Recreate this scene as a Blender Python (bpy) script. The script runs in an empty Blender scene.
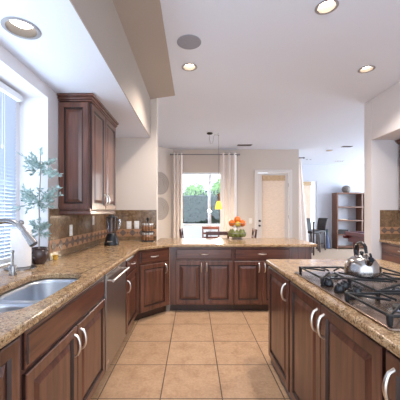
import bpy, math, random
from mathutils import Vector, Matrix
import bmesh
random.seed(7)
PI = math.pi
C = bpy.context.scene.collection
SC = bpy.context.scene

# ------------------------------------------------------------------ camera, world, light, exposure
cam = bpy.data.objects.new('camera', bpy.data.cameras.new('camera'))
C.objects.link(cam)
cam.location = (0, 0, 1.34)
cam.rotation_euler = (PI / 2, 0, 0)
cam.data.lens = 25.2
cam.data.sensor_width = 36
cam.data.shift_x = 0.016
cam.data.shift_y = 0.030
cam.data.clip_start = 0.05
SC.camera = cam

world = bpy.data.worlds.new('sky')
SC.world = world
world.use_nodes = True
wb = world.node_tree.nodes['Background']
wb.inputs[0].default_value = (0.74, 0.86, 1.0, 1)
wb.inputs[1].default_value = 1.9

SC.view_settings.view_transform = 'Standard'
SC.view_settings.look = 'None'
SC.view_settings.gamma = 1
SC.view_settings.use_curve_mapping = False
SC.view_settings.exposure = 0.88


def area(name, loc, direction, sx, sy, power, col):
    l = bpy.data.lights.new(name, 'AREA')
    l.shape = 'RECTANGLE'
    l.size, l.size_y = sx, sy
    l.energy = power
    l.color = col
    o = bpy.data.objects.new(name, l)
    C.objects.link(o)
    o.location = loc
    o.rotation_euler = Vector(direction).to_track_quat('-Z', 'Y').to_euler()
    return o


# daylight outside the windows
area('daylight_sink_window', (-2.3, 1.25, 1.2), (1, 0, 0.35), 2.4, 1.6, 68, (0.76, 0.88, 1.0))
area('added_fill_living_room', (8.7, 8.0, 1.7), (-1, 0, 0.0), 4.0, 2.6, 270, (0.86, 0.92, 1.0))  # added source, put in to brighten the living room ceiling
area('daylight_breakfast_window', (0.25, 9.2, 2.3), (0, -1, -0.25), 1.8, 1.6, 30, (1.0, 0.97, 0.92))


# ------------------------------------------------------------------ materials
def s2l(c):
    return tuple(((x / 255) / 12.92 if x / 255 <= 0.04045 else ((x / 255 + 0.055) / 1.055) ** 2.4) for x in c)


class NT:
    def __init__(self, name):
        self.m = bpy.data.materials.new(name)
        self.m.use_nodes = True
        self.t = self.m.node_tree
        self.b = self.t.nodes['Principled BSDF']

    def n(self, typ, **kw):
        nd = self.t.nodes.new(typ)
        for k, v in kw.items():
            if k in nd.inputs:
                nd.inputs[k].default_value = v
            else:
                setattr(nd, k, v)
        return nd

    def l(self, a, b):
        self.t.links.new(a, b)

    def coords(self, scale=(1, 1, 1), loc=(0, 0, 0), rot=(0, 0, 0)):
        tc = self.n('ShaderNodeTexCoord')
        mp = self.n('ShaderNodeMapping')
        mp.inputs['Scale'].default_value = scale
        mp.inputs['Location'].default_value = loc
        mp.inputs['Rotation'].default_value = rot
        self.l(tc.outputs['Object'], mp.inputs['Vector'])
        return mp.outputs[0]

    def noise(self, vec, scale, detail=4, rough=0.55, dist=0.0):
        nd = self.n('ShaderNodeTexNoise', Scale=scale, Detail=detail, Roughness=rough, Distortion=dist)
        self.l(vec, nd.inputs['Vector'])
        return nd.outputs['Fac']

    def ramp(self, fac, stops):
        r = self.n('ShaderNodeValToRGB')
        els = r.color_ramp.elements
        while len(els) < len(stops):
            els.new(0.5)
        for e, (p, c) in zip(els, stops):
            e.position = p
            e.color = (*c, 1)
        self.l(fac, r.inputs['Fac'])
        return r.outputs['Color']

    def mix(self, fac, a, b, mode='MIX'):
        x = self.n('ShaderNodeMixRGB', blend_type=mode)
        for s, v in ((0, fac), (1, a), (2, b)):
            if isinstance(v, (int, float)):
                x.inputs[s].default_value = v
            elif isinstance(v, tuple):
                x.inputs[s].default_value = (*v, 1)
            else:
                self.l(v, x.inputs[s])
        return x.outputs[0]

    def set(self, rough=0.5, metal=0, coat=0, spec=None, color=None):
        self.b.inputs['Roughness'].default_value = rough
        self.b.inputs['Metallic'].default_value = metal
        if coat:
            self.b.inputs['Coat Weight'].default_value = coat
            self.b.inputs['Coat Roughness'].default_value = 0.15
        if spec is not None:
            self.b.inputs['Specular IOR Level'].default_value = spec
        if color is not None:
            if isinstance(color, tuple):
                self.b.inputs['Base Color'].default_value = (*color, 1)
            else:
                self.l(color, self.b.inputs['Base Color'])
        return self

    def bump(self, h, strength=0.2, dist=0.01):
        b = self.n('ShaderNodeBump', Strength=strength, Distance=dist)
        self.l(h, b.inputs['Height'])
        self.l(b.outputs[0], self.b.inputs['Normal'])
        return self


def plain(name, rgb, rough=0.5, metal=0, var=0.06, scale=25, coat=0, bump=0.0):
    t = NT(name)
    c = s2l(rgb)
    f = t.noise(t.coords(), scale, 3)
    col = t.ramp(f, [(0.3, tuple(x * (1 - var) for x in c)), (0.7, tuple(min(1, x * (1 + var)) for x in c))])
    t.set(rough, metal, coat, color=col)
    if bump:
        t.bump(f, bump, 0.004)
    return t.m


def paint(name, rgb):
    t = NT(name)
    c = s2l(rgb)
    f = t.noise(t.coords(), 60, 2)
    col = t.ramp(f, [(0.3, tuple(x * 0.985 for x in c)), (0.7, c)])
    t.set(0.75, color=col, spec=0.25)
    t.bump(f, 0.06, 0.004)
    return t.m


def wood(name, dark, light, axis=2, rough=0.32, coat=0.35, scale=1.0):
    t = NT(name)
    sc = [22 * scale, 22 * scale, 22 * scale]
    sc[axis] = 1.6 * scale
    v = t.coords(tuple(sc))
    f = t.noise(v, 1.0, 6, 0.6, 0.8)
    v2 = t.coords((1.5, 1.5, 1.1))
    f2 = t.noise(v2, 1.6, 3, 0.5)
    col = t.ramp(f, [(0.33, s2l(dark)), (0.68, s2l(light))])
    col = t.mix(0.35, col, t.ramp(f2, [(0.3, s2l(dark)), (0.7, s2l(light))]))
    t.set(rough, 0, coat, color=col)
    t.bump(f, 0.05, 0.002)
    return t.m


def emit(name, rgb, strength):
    t = NT(name)
    e = t.n('ShaderNodeEmission', Strength=strength)
    e.inputs[0].default_value = (*s2l(rgb), 1)
    t.l(e.outputs[0], t.t.nodes['Material Output'].inputs[0])
    return t.m


def granite():
    t = NT('granite')
    v = t.coords()
    big = t.noise(v, 5.0, 5, 0.6, 1.2)
    mid = t.noise(v, 28, 6, 0.7, 0.6)
    fine = t.noise(v, 130, 3, 0.7)
    base = t.ramp(big, [(0.3, s2l((126, 98, 76))), (0.48, s2l((170, 134, 98))), (0.62, s2l((192, 162, 126))), (0.75, s2l((132, 112, 98)))])
    m = t.ramp(mid, [(0.34, s2l((66, 48, 38))), (0.45, s2l((156, 116, 78))), (0.58, s2l((204, 174, 132))), (0.70, s2l((116, 98, 88)))])
    c = t.mix(0.6, base, m)
    c = t.mix(t.ramp(fine, [(0.38, (0.9,) * 3), (0.46, (0, 0, 0))]), c, s2l((50, 38, 34)))
    c = t.mix(t.ramp(fine, [(0.58, (0, 0, 0)), (0.67, (0.65,) * 3)]), c, s2l((226, 206, 174)))
    t.set(0.16, 0, 0, color=c, spec=0.4)
    return t.m


def floor_tile():
    t = NT('floor_tile')
    T = 0.446
    v = t.coords(loc=(0.2395 + 10 * T, -2.01 + 10 * T, 0))
    br = t.n('ShaderNodeTexBrick', offset=0.0, squash=1.0, Scale=1.0)
    br.inputs['Mortar Size'].default_value = 0.0045
    br.inputs['Mortar Smooth'].default_value = 0.15
    br.inputs['Brick Width'].default_value = T
    br.inputs['Row Height'].default_value = T
    br.inputs['Color1'].default_value = (*s2l((198, 160, 127)), 1)
    br.inputs['Color2'].default_value = (*s2l((208, 171, 138)), 1)
    br.inputs['Mortar'].default_value = (*s2l((96, 78, 64)), 1)
    t.l(v, br.inputs['Vector'])
    w = t.coords()
    f = t.noise(w, 7, 6, 0.65, 0.4)
    f2 = t.noise(w, 45, 4, 0.6)
    mot = t.ramp(f, [(0.3, s2l((205, 190, 176))), (0.5, s2l((240, 236, 230))), (0.72, (1.0, 1.0, 1.0))])
    c = t.mix(0.85, br.outputs['Color'], mot, 'MULTIPLY')
    c = t.mix(0.25, c, t.ramp(f2, [(0.35, s2l((160, 130, 104))), (0.65, s2l((222, 190, 156)))]))
    c = t.mix(br.outputs['Fac'], c, s2l((92, 74, 60)))
    t.set(0.38, color=c)
    inv = t.n('ShaderNodeMath', operation='SUBTRACT')
    inv.inputs[0].default_value = 1
    t.l(br.outputs['Fac'], inv.inputs[1])
    t.bump(inv.outputs[0], 0.4, 0.003)
    return t.m


def splash_marble():
    t = NT('brown_marble_tile')
    v = t.coords()
    f = t.noise(v, 7, 7, 0.68, 1.6)
    f2 = t.noise(v, 40, 4, 0.6)
    c = t.ramp(f, [(0.3, s2l((66, 48, 36))), (0.5, s2l((112, 88, 66))), (0.62, s2l((142, 116, 88))), (0.75, s2l((88, 66, 50)))])
    c = t.mix(0.3, c, t.ramp(f2, [(0.35, s2l((90, 68, 48))), (0.65, s2l((170, 140, 106)))]))
    t.set(0.1, color=c)
    return t.m


def steel(name, rgb=(190, 190, 192), rough=0.28, axis=0):
    t = NT(name)
    sc = [140, 140, 140]
    sc[axis] = 2
    f = t.noise(t.coords(tuple(sc)), 1.0, 2)
    c = s2l(rgb)
    col = t.ramp(f, [(0.3, tuple(x * 0.9 for x in c)), (0.7, c)])
    t.set(rough, 1.0, color=col)
    return t.m


def woven(name, a, b, sx, sz):
    t = NT(name)
    v = t.coords((sx, sx, sz))
    f = t.noise(v, 1.0, 4, 0.6)
    col = t.ramp(f, [(0.35, s2l(a)), (0.65, s2l(b))])
    t.set(0.85, color=col, spec=0.1)
    t.bump(f, 0.25, 0.004)
    return t


def glass(name, rgb=(255, 255, 255), fac=0.12):
    t = NT(name)
    tr = t.n('ShaderNodeBsdfTransparent')
    tr.inputs[0].default_value = (*s2l(rgb), 1)
    gl = t.n('ShaderNodeBsdfGlossy', Roughness=0.03)
    mx = t.n('ShaderNodeMixShader')
    mx.inputs[0].default_value = fac
    t.l(tr.outputs[0], mx.inputs[1])
    t.l(gl.outputs[0], mx.inputs[2])
    t.l(mx.outputs[0], t.t.nodes['Material Output'].inputs[0])
    return t.m


def translucent(name, rgb, fac=0.5, scale=(200, 200, 60), lo=0.94):
    t = NT(name)
    c = s2l(rgb)
    f = t.noise(t.coords(scale), 1.0, 2)
    col = t.ramp(f, [(0.3, tuple(x * lo for x in c)), (0.7, c)])
    d = t.n('ShaderNodeBsdfDiffuse')
    tl = t.n('ShaderNodeBsdfTranslucent')
    t.l(col, d.inputs[0])
    t.l(col, tl.inputs[0])
    mx = t.n('ShaderNodeMixShader')
    mx.inputs[0].default_value = fac
    t.l(d.outputs[0], mx.inputs[1])
    t.l(tl.outputs[0], mx.inputs[2])
    t.l(mx.outputs[0], t.t.nodes['Material Output'].inputs[0])
    return t.m


M = {}
M['ceiling'] = paint('ceiling_paint', (224, 229, 241))
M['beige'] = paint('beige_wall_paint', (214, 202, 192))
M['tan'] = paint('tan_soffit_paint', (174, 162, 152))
M['offwhite'] = paint('off_white_wall_paint', (222, 218, 220))
M['daylit_wall'] = paint('daylit_wall_paint', (206, 208, 216))  # beige wall paint with the cool daylight put into its colour
M['white_trim'] = plain('white_trim_paint', (226, 219, 214), 0.45, var=0.02)
M['granite'] = granite()
M['tile'] = floor_tile()
M['carpet'] = plain('carpet', (172, 150, 130), 0.95, var=0.12, scale=90, bump=0.3)
M['wood'] = wood('dark_cherry_wood', (52, 27, 21), (126, 76, 57), rough=0.38, coat=0.6)
M['wood_h'] = wood('dark_cherry_wood_drawer', (52, 27, 21), (122, 72, 53), axis=0, rough=0.38, coat=0.6)
M['glaze'] = wood('dark_glazed_groove', (34, 18, 15), (58, 32, 26), rough=0.35)
M['wood_dark'] = wood('dark_brown_wood', (44, 24, 20), (66, 38, 30))  # darker brown wood of the toe kicks, stool legs and narrow table
M['chair_wood'] = wood('chair_wood', (66, 32, 24), (98, 52, 38))
M['shelf_wood'] = wood('walnut_shelf_wood', (92, 58, 42), (128, 84, 60), axis=2, coat=0.1)
M['steel'] = steel('brushed_steel', (158, 154, 152), 0.26, 2)
M['steel_dw'] = steel('brushed_steel_door', (186, 180, 176), 0.36, 1)
M['sink'] = steel('satin_steel', (205, 208, 214), 0.32, 0)
M['chrome'] = steel('satin_nickel', (226, 216, 206), 0.32, 2)
M['kettle'] = steel('polished_steel', (178, 172, 168), 0.2, 2)
M['iron'] = plain('cast_iron', (20, 20, 23), 0.55, var=0.15, scale=60, bump=0.1)
M['black'] = plain('black_plastic', (26, 26, 30), 0.3, var=0.1)
M['white_plastic'] = plain('white_plastic', (232, 226, 218), 0.4, var=0.02)
M['vinyl'] = plain('white_vinyl', (236, 238, 242), 0.4, var=0.02)
M['blind'] = translucent('white_blind_slat', (206, 214, 228), 0.02)
M['paper'] = plain('paper_towel', (244, 240, 238), 0.9, var=0.02, scale=120, bump=0.2)
M['pot'] = plain('brown_glazed_pot', (62, 44, 42), 0.25, var=0.2, scale=30, coat=0.4)
M['soil'] = plain('soil', (58, 44, 36), 0.9, var=0.3, scale=80)
M['stem'] = plain('grey_stem', (150, 138, 126), 0.7, var=0.15, scale=40)
M['eucalyptus'] = plain('grey_green_leaf', (158, 180, 178), 0.55, var=0.3, scale=22)
M['splash'] = splash_marble()
M['band'] = plain('border_tile', (170, 126, 92), 0.3, var=0.12, scale=30)
M['diamond'] = plain('diamond_inset', (108, 92, 84), 0.25, var=0.25, scale=60)
M['glass'] = glass('window_glass', (250, 253, 255), 0.06)
M['clear'] = glass('clear_glass', (214, 214, 218), 0.14)
M['bronze'] = plain('bronze_baffle', (30, 20, 16), 0.5, 0.0, var=0.1)
M['bulb'] = emit('lit_bulb', (255, 232, 204), 24)
M['bulb_cool'] = emit('lit_bulb_cool', (255, 246, 236), 7)
M['ring'] = plain('grey_trim_ring', (150, 148, 152), 0.5, var=0.03)
M['speaker'] = plain('speaker_grille', (150, 152, 162), 0.7, var=0.12, scale=300)
M['vent'] = plain('vent_metal', (120, 112, 110), 0.6, var=0.05)
M['dark'] = plain('dark_gap', (40, 36, 36), 0.8, var=0.05)
M['linen'] = translucent('linen_curtain', (255, 245, 238), 0.1)
M['rod'] = plain('curtain_rod_metal', (140, 136, 138), 0.35, 0.7)
M['shade_weave'] = translucent('woven_shade', (255, 238, 222), 0.4, (14, 14, 60), 0.86)
M['shade_top'] = woven('woven_valance', (196, 164, 128), (220, 192, 158), 14, 70).m
M['disc'] = woven('woven_disc', (158, 148, 142), (188, 178, 170), 60, 60).m
M['amber'] = plain('amber_wood', (140, 84, 36), 0.3, var=0.15)
M['yellow_glass'] = emit('lit_yellow_glass', (246, 214, 92), 0.95)
M['orange'] = plain('orange_peel', (222, 112, 28), 0.45, var=0.15, scale=60)
M['apple'] = plain('yellow_green_apple', (196, 172, 70), 0.35, var=0.25, scale=14)
M['green_fruit'] = plain('green_pear_skin', (108, 112, 52), 0.45, var=0.3, scale=26)
M['leather'] = plain('dark_leather', (34, 28, 32), 0.5, var=0.15, scale=40)
M['maroon'] = plain('maroon_lacquer', (92, 28, 38), 0.3, var=0.1, coat=0.2)
M['felt'] = plain('pool_felt', (70, 84, 110), 0.9, var=0.05)
M['vase_grey'] = plain('grey_ceramic', (120, 112, 106), 0.55, var=0.25, scale=18)
M['vase_blue'] = plain('blue_grey_ceramic', (78, 92, 120), 0.35, var=0.3, scale=14)
M['spice'] = plain('spice_filling', (150, 104, 70), 0.8, var=0.5, scale=50)
M['hedge'] = plain('hedge_leaf', (36, 60, 46), 0.6, var=0.5, scale=6)
M['lime'] = plain('light_green_leaf', (150, 190, 104), 0.6, var=0.35, scale=5)
M['bark'] = plain('pale_bark', (214, 200, 196), 0.8, var=0.25, scale=12)
M['concrete'] = plain('pale_concrete', (220, 218, 214), 0.9, var=0.06, scale=8)
M['stucco'] = plain('white_stucco', (236, 234, 230), 0.9, var=0.03)
M['paper_book'] = plain('cream_paper', (222, 200, 172), 0.7, var=0.05)


# ------------------------------------------------------------------ mesh builder
class MB:
    def __init__(self):
        self.v, self.f, self.m = [], [], []
        self.mi = 0

    def add(self, verts, faces):
        b = len(self.v)
        self.v += [tuple(p) for p in verts]
        for f in faces:
            self.f.append([b + i for i in f])
            self.m.append(self.mi)
        return self

    def box(self, x0, x1, y0, y1, z0, z1):
        v = [(x, y, z) for z in (z0, z1) for y in (y0, y1) for x in (x0, x1)]
        return self.add(v, [(0, 2, 3, 1), (4, 5, 7, 6), (0, 1, 5, 4), (2, 6, 7, 3), (0, 4, 6, 2), (1, 3, 7, 5)])

    def loft(self, rings, cap0=True, cap1=True, closed=False):
        n = len(rings[0])
        v = [p for r in rings for p in r]
        f = []
        k = len(rings)
        for i in range(k if closed else k - 1):
            a, b = i * n, ((i + 1) % k) * n
            for j in range(n):
                f.append((a + j, a + (j + 1) % n, b + (j + 1) % n, b + j))
        if not closed:
            if cap0:
                f.append(tuple(range(n))[::-1])
            if cap1:
                f.append(tuple((k - 1) * n + j for j in range(n)))
        return self.add(v, f)

    def lathe(self, prof, c=(0, 0, 0), n=24, cap0=True, cap1=True, sx=1, sy=1):
        rings = [[(c[0] + sx * r * math.cos(2 * PI * j / n), c[1] + sy * r * math.sin(2 * PI * j / n), c[2] + z) for j in range(n)] for r, z in prof]
        return self.loft(rings, cap0, cap1)

    def ball(self, c, r, n=14, sz=1.0):
        k = n // 2 + 1
        return self.lathe([(max(1e-4, r * math.sin(PI * i / k)), -r * sz * math.cos(PI * i / k)) for i in range(k + 1)], c, n)

    def tube(self, pts, r, n=8, closed=False, flat=1.0):
        pts = [Vector(p) for p in pts]
        rr = r if isinstance(r, (list, tuple)) else [r] * len(pts)
        rings = []
        k = len(pts)
        up = None
        for i, p in enumerate(pts):
            if closed:
                d = pts[(i + 1) % k] - pts[i - 1]
            else:
                d = pts[min(i + 1, k - 1)] - pts[max(i - 1, 0)]
            d.normalize()
            if up is None:
                up = Vector((0, 0, 1)) if abs(d.z) < 0.9 else Vector((1, 0, 0))
            s = d.cross(up)
            s.normalize()
            up = s.cross(d)
            up.normalize()
            rings.append([tuple(p + (s * math.cos(2 * PI * j / n) + up * flat * math.sin(2 * PI * j / n)) * rr[i]) for j in range(n)])
        return self.loft(rings, closed=closed)

    def bar(self, a, b, w, h=None):
        a, b = Vector(a), Vector(b)
        h = h or w
        d = (b - a).normalized()
        up = Vector((0, 0, 1)) if abs(d.z) < 0.95 else Vector((0, 1, 0))
        s = d.cross(up).normalized()
        u = s.cross(d).normalized()
        q = [(-1, -1), (1, -1), (1, 1), (-1, 1)]
        return self.loft([[tuple(p + s * (w / 2 * i) + u * (h / 2 * j)) for i, j in q] for p in (a, b)])

    def prism(self, pts, z0, z1):
        return self.loft([[(x, y, z0) for x, y in pts], [(x, y, z1) for x, y in pts]])

    def plate(self, outer, holes, z0, z1):
        """flat slab with holes"""
        bm = bmesh.new()
        edges = []
        for loop in [outer] + holes:
            vs = [bm.verts.new((x, y, z1)) for x, y in loop]
            edges += [bm.edges.new((vs[i], vs[(i + 1) % len(vs)])) for i in range(len(vs))]
        g = bmesh.ops.triangle_fill(bm, use_beauty=True, use_dissolve=False, edges=edges)
        faces = list(bm.faces)
        r = bmesh.ops.extrude_face_region(bm, geom=faces)
        nv = [e for e in r['geom'] if isinstance(e, bmesh.types.BMVert)]
        bmesh.ops.translate(bm, verts=nv, vec=(0, 0, z0 - z1))
        bmesh.ops.recalc_face_normals(bm, faces=bm.faces)
        bm.verts.index_update()
        self.add([tuple(v.co) for v in bm.verts], [[v.index for v in f.verts] for f in bm.faces])
        bm.free()
        return self

    def xf(self, mat):
        self.v = [tuple(mat @ Vector(p)) for p in self.v]
        return self

    def build(self, name, mat, parent=None, bevel=0, seg=2, smooth=True, world=False, sub=0, solid=0):
        me = bpy.data.meshes.new(name)
        v = self.v
        if world and parent is not None:
            mw = OFF[parent.name].inverted()
            v = [tuple(mw @ Vector(p)) for p in v]
        me.from_pydata(v, [], self.f)
        bm = bmesh.new()
        bm.from_mesh(me)
        bmesh.ops.recalc_face_normals(bm, faces=bm.faces)
        bm.to_mesh(me)
        bm.free()
        for m in (mat if isinstance(mat, (list, tuple)) else [mat]):
            me.materials.append(M[m] if isinstance(m, str) else m)
        me.polygons.foreach_set('material_index', self.m)
        if smooth:
            me.polygons.foreach_set('use_smooth', [True] * len(me.polygons))
            me.set_sharp_from_angle(angle=math.radians(38))
        me.update()
        o = bpy.data.objects.new(name, me)
        C.objects.link(o)
        if parent is not None:
            o.parent = parent
            OFF[o.name] = OFF[parent.name]
        else:
            OFF[o.name] = Matrix.Identity(4)
        if solid:
            s = o.modifiers.new('solid', 'SOLIDIFY')
            s.thickness = solid
        if bevel:
            b = o.modifiers.new('bevel', 'BEVEL')
            b.width = bevel
            b.segments = seg
            b.limit_method = 'ANGLE'
            b.angle_limit = math.radians(40)
        if sub:
            s = o.modifiers.new('sub', 'SUBSURF')
            s.levels = s.render_levels = sub
        return o


OFF = {}


def thing(name, label, cat, loc=(0, 0, 0), rz=0, group=None):
    o = bpy.data.objects.new(name, None)
    o.empty_display_size = 0.1
    C.objects.link(o)
    o.location = loc
    o.rotation_euler = (0, 0, rz)
    OFF[o.name] = Matrix.Translation(loc) @ Matrix.Rotation(rz, 4, 'Z')
    return tag(o, label, cat, group)


def tag(o, label, cat, group=None, kind=None):
    o['label'] = label
    o['category'] = cat
    if group:
        o['group'] = group
    if kind:
        o['kind'] = kind
    return o


def struct(name, mb, mat, parent=None, **kw):
    o = mb.build(name, mat, parent, smooth=False, **kw)
    if parent is None:
        o['kind'] = 'structure'
    return o


def dup(root, loc, rz, label=None, group=None):
    r = root.copy()
    C.objects.link(r)
    r.location = loc
    r.rotation_euler = (0, 0, rz)
    if label:
        r['label'] = label
    if group:
        r['group'] = group
    for ch in list(root.children):
        c = ch.copy()
        C.objects.link(c)
        c.parent = r
        for g in ch.children:
            d = g.copy()
            C.objects.link(d)
            d.parent = c
    return r


def circle(cx, cy, r, n=28):
    return [(cx + r * math.cos(2 * PI * i / n), cy + r * math.sin(2 * PI * i / n)) for i in range(n)]


def rrect(x0, x1, y0, y1, r, n=7):
    p = []
    for cx, cy, a in ((x1 - r, y1 - r, 0), (x0 + r, y1 - r, 90), (x0 + r, y0 + r, 180), (x1 - r, y0 + r, 270)):
        for i in range(n + 1):
            t = math.radians(a + 90 * i / n)
            p.append((cx + r * math.cos(t), cy + r * math.sin(t)))
    return p


# ------------------------------------------------------------------ room shell
H = 3.10
YB = -1.3          # the kitchen goes on behind the camera
struct('floor', MB().box(-2.0, 8.2, YB, 7.9, -0.06, 0), 'tile')
struct('floor_living', MB().prism([(2.96, 7.9), (8.2, 7.9), (8.2, 10.5), (2.96, 10.5)], -0.06, 0.0).box(2.96, 8.2, 4.8, 7.9, 0.0, 0.008), 'carpet')

CANS = {'k1': (1.14, 2.40), 'k2': (2.13, 3.45), 'k3': (-0.05, 3.40), 'l1': (3.88, 8.0)}
RC = 0.077
struct('ceiling', MB().plate([(-2.0, YB), (8.2, YB), (8.2, 10.6), (-2.0, 10.6)], [circle(*p, RC) for p in CANS.values()], H, H + 0.02), 'ceiling')

# left wall with the window alcove over the sink
w = MB().box(-1.535, -1.285, 2.47, 4.2, 0, H)
w.box(-1.535, -1.285, YB, 2.47, 2.35, H)
w.box(-1.60, -1.285, YB, 2.47, 0, 0.868)
w.box(-1.60, -1.535, YB, 0.0, 0.868, 2.35)
w.box(-1.60, -1.535, 2.42, 2.47, 0.868, 2.35)
w.box(-1.60, -1.535, 2.47, 4.2, 0, H)
w.box(-1.60, -1.535, YB, 2.47, 2.35, H)
struct('wall_left', w, 'offwhite')
struct('wall_partition', MB().box(-2.0, -0.55, 4.2, 4.33, 0, H), 'beige', bevel=0.008)
# soffit over the sink run
SCAN = (-1.045, 1.70)
struct('trim_soffit_underside', MB().plate([(-1.285, YB), (-0.656, YB), (-0.656, 4.2), (-1.285, 4.2)], [circle(*SCAN, 0.088)], 2.455, 2.475), 'ceiling')
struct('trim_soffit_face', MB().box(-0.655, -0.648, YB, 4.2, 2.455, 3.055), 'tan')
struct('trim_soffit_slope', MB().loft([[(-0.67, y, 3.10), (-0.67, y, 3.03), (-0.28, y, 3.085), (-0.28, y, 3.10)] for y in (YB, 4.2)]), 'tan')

# right wall with the built-in niche
w = MB().box(2.77, 3.6, 4.36, 4.55, 0, H)
w.box(2.77, 3.6, YB, 4.36, 2.46, H)
w.box(3.5, 3.6, YB, 4.36, 0, 2.46)
struct('wall_right', w, 'offwhite', bevel=0.006)
struct('wall_living_near', MB().box(3.6, 8.2, 4.4, 4.55, 0, H), 'offwhite')
# breakfast nook
struct('wall_nook_side', MB().box(-2.0, -1.9, 4.33, 6.56, 0, H), 'beige')
struct('wall_nook_angle', MB().prism([(-0.58, 7.88), (-1.9, 6.56), (-1.99, 6.65), (-0.67, 7.97)], 0, H), 'beige')
WX0, WX1, WZ0, WZ1 = -0.36, 0.86, 0.45, 2.466
DX0, DX1, DZ = 1.735, 2.735, 2.47
w = MB()
for x0, x1, z0, z1 in ((-0.58, WX0, 0, H), (WX0, WX1, 0, WZ0), (WX0, WX1, WZ1, H), (WX1, DX0, 0, H), (DX0, DX1, DZ, H), (DX1, 2.96, 0, H)):
    w.box(x0, x1, 7.88, 8.03, z0, z1)
w.box(2.81, 2.96, 8.03, 10.5, 0, H)
struct('wall_far', w, 'beige')
# living room beyond
LX0, LX1, LZ0, LZ1 = 3.90, 4.62, 0.5, 2.50
w = MB()
for x0, x1, z0, z1 in ((2.81, LX0, 0, H), (LX0, LX1, 0, LZ0), (LX0, LX1, LZ1, H), (LX1, 8.2, 0, H)):
    w.box(x0, x1, 10.5, 10.62, z0, z1)
struct('wall_living_back', w, 'daylit_wall')
w = MB()
for y0, y1, z0, z1 in ((4.55, 6.0, 0, H), (6.0, 10.0, 0, 0.3), (6.0, 10.0, 2.9, H), (10.0, 10.5, 0, H)):
    w.box(8.1, 8.2, y0, y1, z0, z1)
struct('wall_living_right', w, 'daylit_wall')
# outdoors
struct('ground_outside', MB().box(-14, 16, 8.03, 40, -0.2, -0.12), 'concrete')
bs = MB().box(2.96, 8.1, 10.485, 10.5, 0, 0.12)
struct('baseboard_living', bs, 'white_trim')
struct('baseboard_far', MB().box(0.9, 1.70, 7.865, 7.88, 0, 0.11), 'white_trim')


# ------------------------------------------------------------------ windows and doors of the setting
wr = struct('window_1', MB().box(-1.60, -1.54, 0.0, 0.05, 0.916, 2.35).box(-1.60, -1.54, 2.37, 2.42, 0.916, 2.35)
            .box(-1.60, -1.54, 0.05, 2.37, 2.30, 2.35).box(-1.60, -1.54, 0.05, 2.37, 0.916, 0.97).box(-1.60, -1.54, 1.19, 1.23, 0.97, 2.30), 'vinyl')
struct('window_pane', MB().box(-1.575, -1.57, 0.05, 2.37, 0.97, 2.30), 'glass', wr)
t = thing('window_blind', 'white horizontal slat blind hanging in the window behind the sink', 'blind', (-1.50, 1.2, 2.29))
MB().box(-1.525, -1.465, 0.03, 2.40, 2.285, 2.335).build('head_rail', 'vinyl', t, bevel=0.004, world=True)
m = MB()
z = 2.265
while z > 0.98:
    m.loft([[(-1.5065, y, z - 0.0131), (-1.4935, y, z + 0.0131), (-1.4945, y, z + 0.0135), (-1.5075, y, z - 0.0127)] for y in (0.04, 2.36)])
    z -= 0.029
m.build('slats', 'blind', t, smooth=False, world=True)
MB().box(-1.517, -1.485, 0.04, 2.36, 0.955, 0.972).build('bottom_rail', 'vinyl', t, world=True)
for y in (0.5, 1.7, 2.2):
    MB().tube([(-1.484, y, 2.29), (-1.484, y, 0.96)], 0.0018, 5).build('ladder_cord', 'vinyl', t, world=True)
MB().tube([(-1.476, 2.16, 2.29), (-1.476, 2.16, 1.86)], 0.002, 5).lathe([(0.003, 0), (0.008, -0.012), (0.008, -0.03), (0.002, -0.036)], (-1.476, 2.16, 1.865), 8).build('pull_cord', 'vinyl', t, world=True)

m = MB()
fw = 0.05
m.box(WX0, WX0 + fw, 7.93, 8.0, WZ0, WZ1).box(WX1 - fw, WX1, 7.93, 8.0, WZ0, WZ1)
m.box(WX0 + fw, WX1 - fw, 7.93, 8.0, 0.955, 1.0)
m.box(WX0 + fw, WX1 - fw, 7.93, 8.0, WZ1 - fw, WZ1).box(WX0 + fw, WX1 - fw, 7.93, 8.0, WZ0, WZ0 + fw)
wn = struct('window_2', m, 'vinyl')
struct('window_pane', MB().box(WX0 + fw, WX1 - fw, 7.96, 7.965, WZ0 + fw, WZ1 - fw), 'glass', wn)
struct('window_sill', MB().box(WX0 - 0.03, WX1 + 0.03, 7.81, 7.93, WZ0 - 0.06, WZ0), 'white_trim', wn)
struct('apron_panel', MB().box(WX0 - 0.03, WX1 + 0.03, 7.855, 7.879, 0.1, WZ0 - 0.06), 'white_trim', wn)

m = MB()
m.box(LX0, LX0 + 0.05, 10.53, 10.6, LZ0, LZ1).box(LX1 - 0.05, LX1, 10.53, 10.6, LZ0, LZ1).box(LX0 + .05, LX1 - .05, 10.53, 10.6, LZ1 - .05, LZ1).box(LX0 + .05, LX1 - .05, 10.53, 10.6, LZ0, LZ0 + .05)
w3 = struct('window_3', m, 'vinyl')
struct('window_pane', MB().box(LX0 + .05, LX1 - .05, 10.56, 10.565, LZ0 + .05, LZ1 - .05), 'glass', w3)
t = thing('woven_shade', 'woven roman shade drawn over the living room window', 'shade', (4.18, 10.49, 2.45))
MB().box(3.86, 4.40, 10.44, 10.475, 2.33, 2.47).build('valance', 'shade_top', t, world=True)
m = MB()
k = 12
m.loft([[(3.88, 10.455 + 0.008 * (i % 2), 2.33 - 1.75 * i / k), (4.38, 10.455 + 0.008 * (i % 2), 2.33 - 1.75 * i / k), (4.38, 10.472 + 0.008 * (i % 2), 2.33 - 1.75 * i / k), (3.88, 10.472 + 0.008 * (i % 2), 2.33 - 1.75 * i / k)] for i in range(k + 1)])
m.build('shade_cloth', 'shade_weave', t, world=True)

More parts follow.
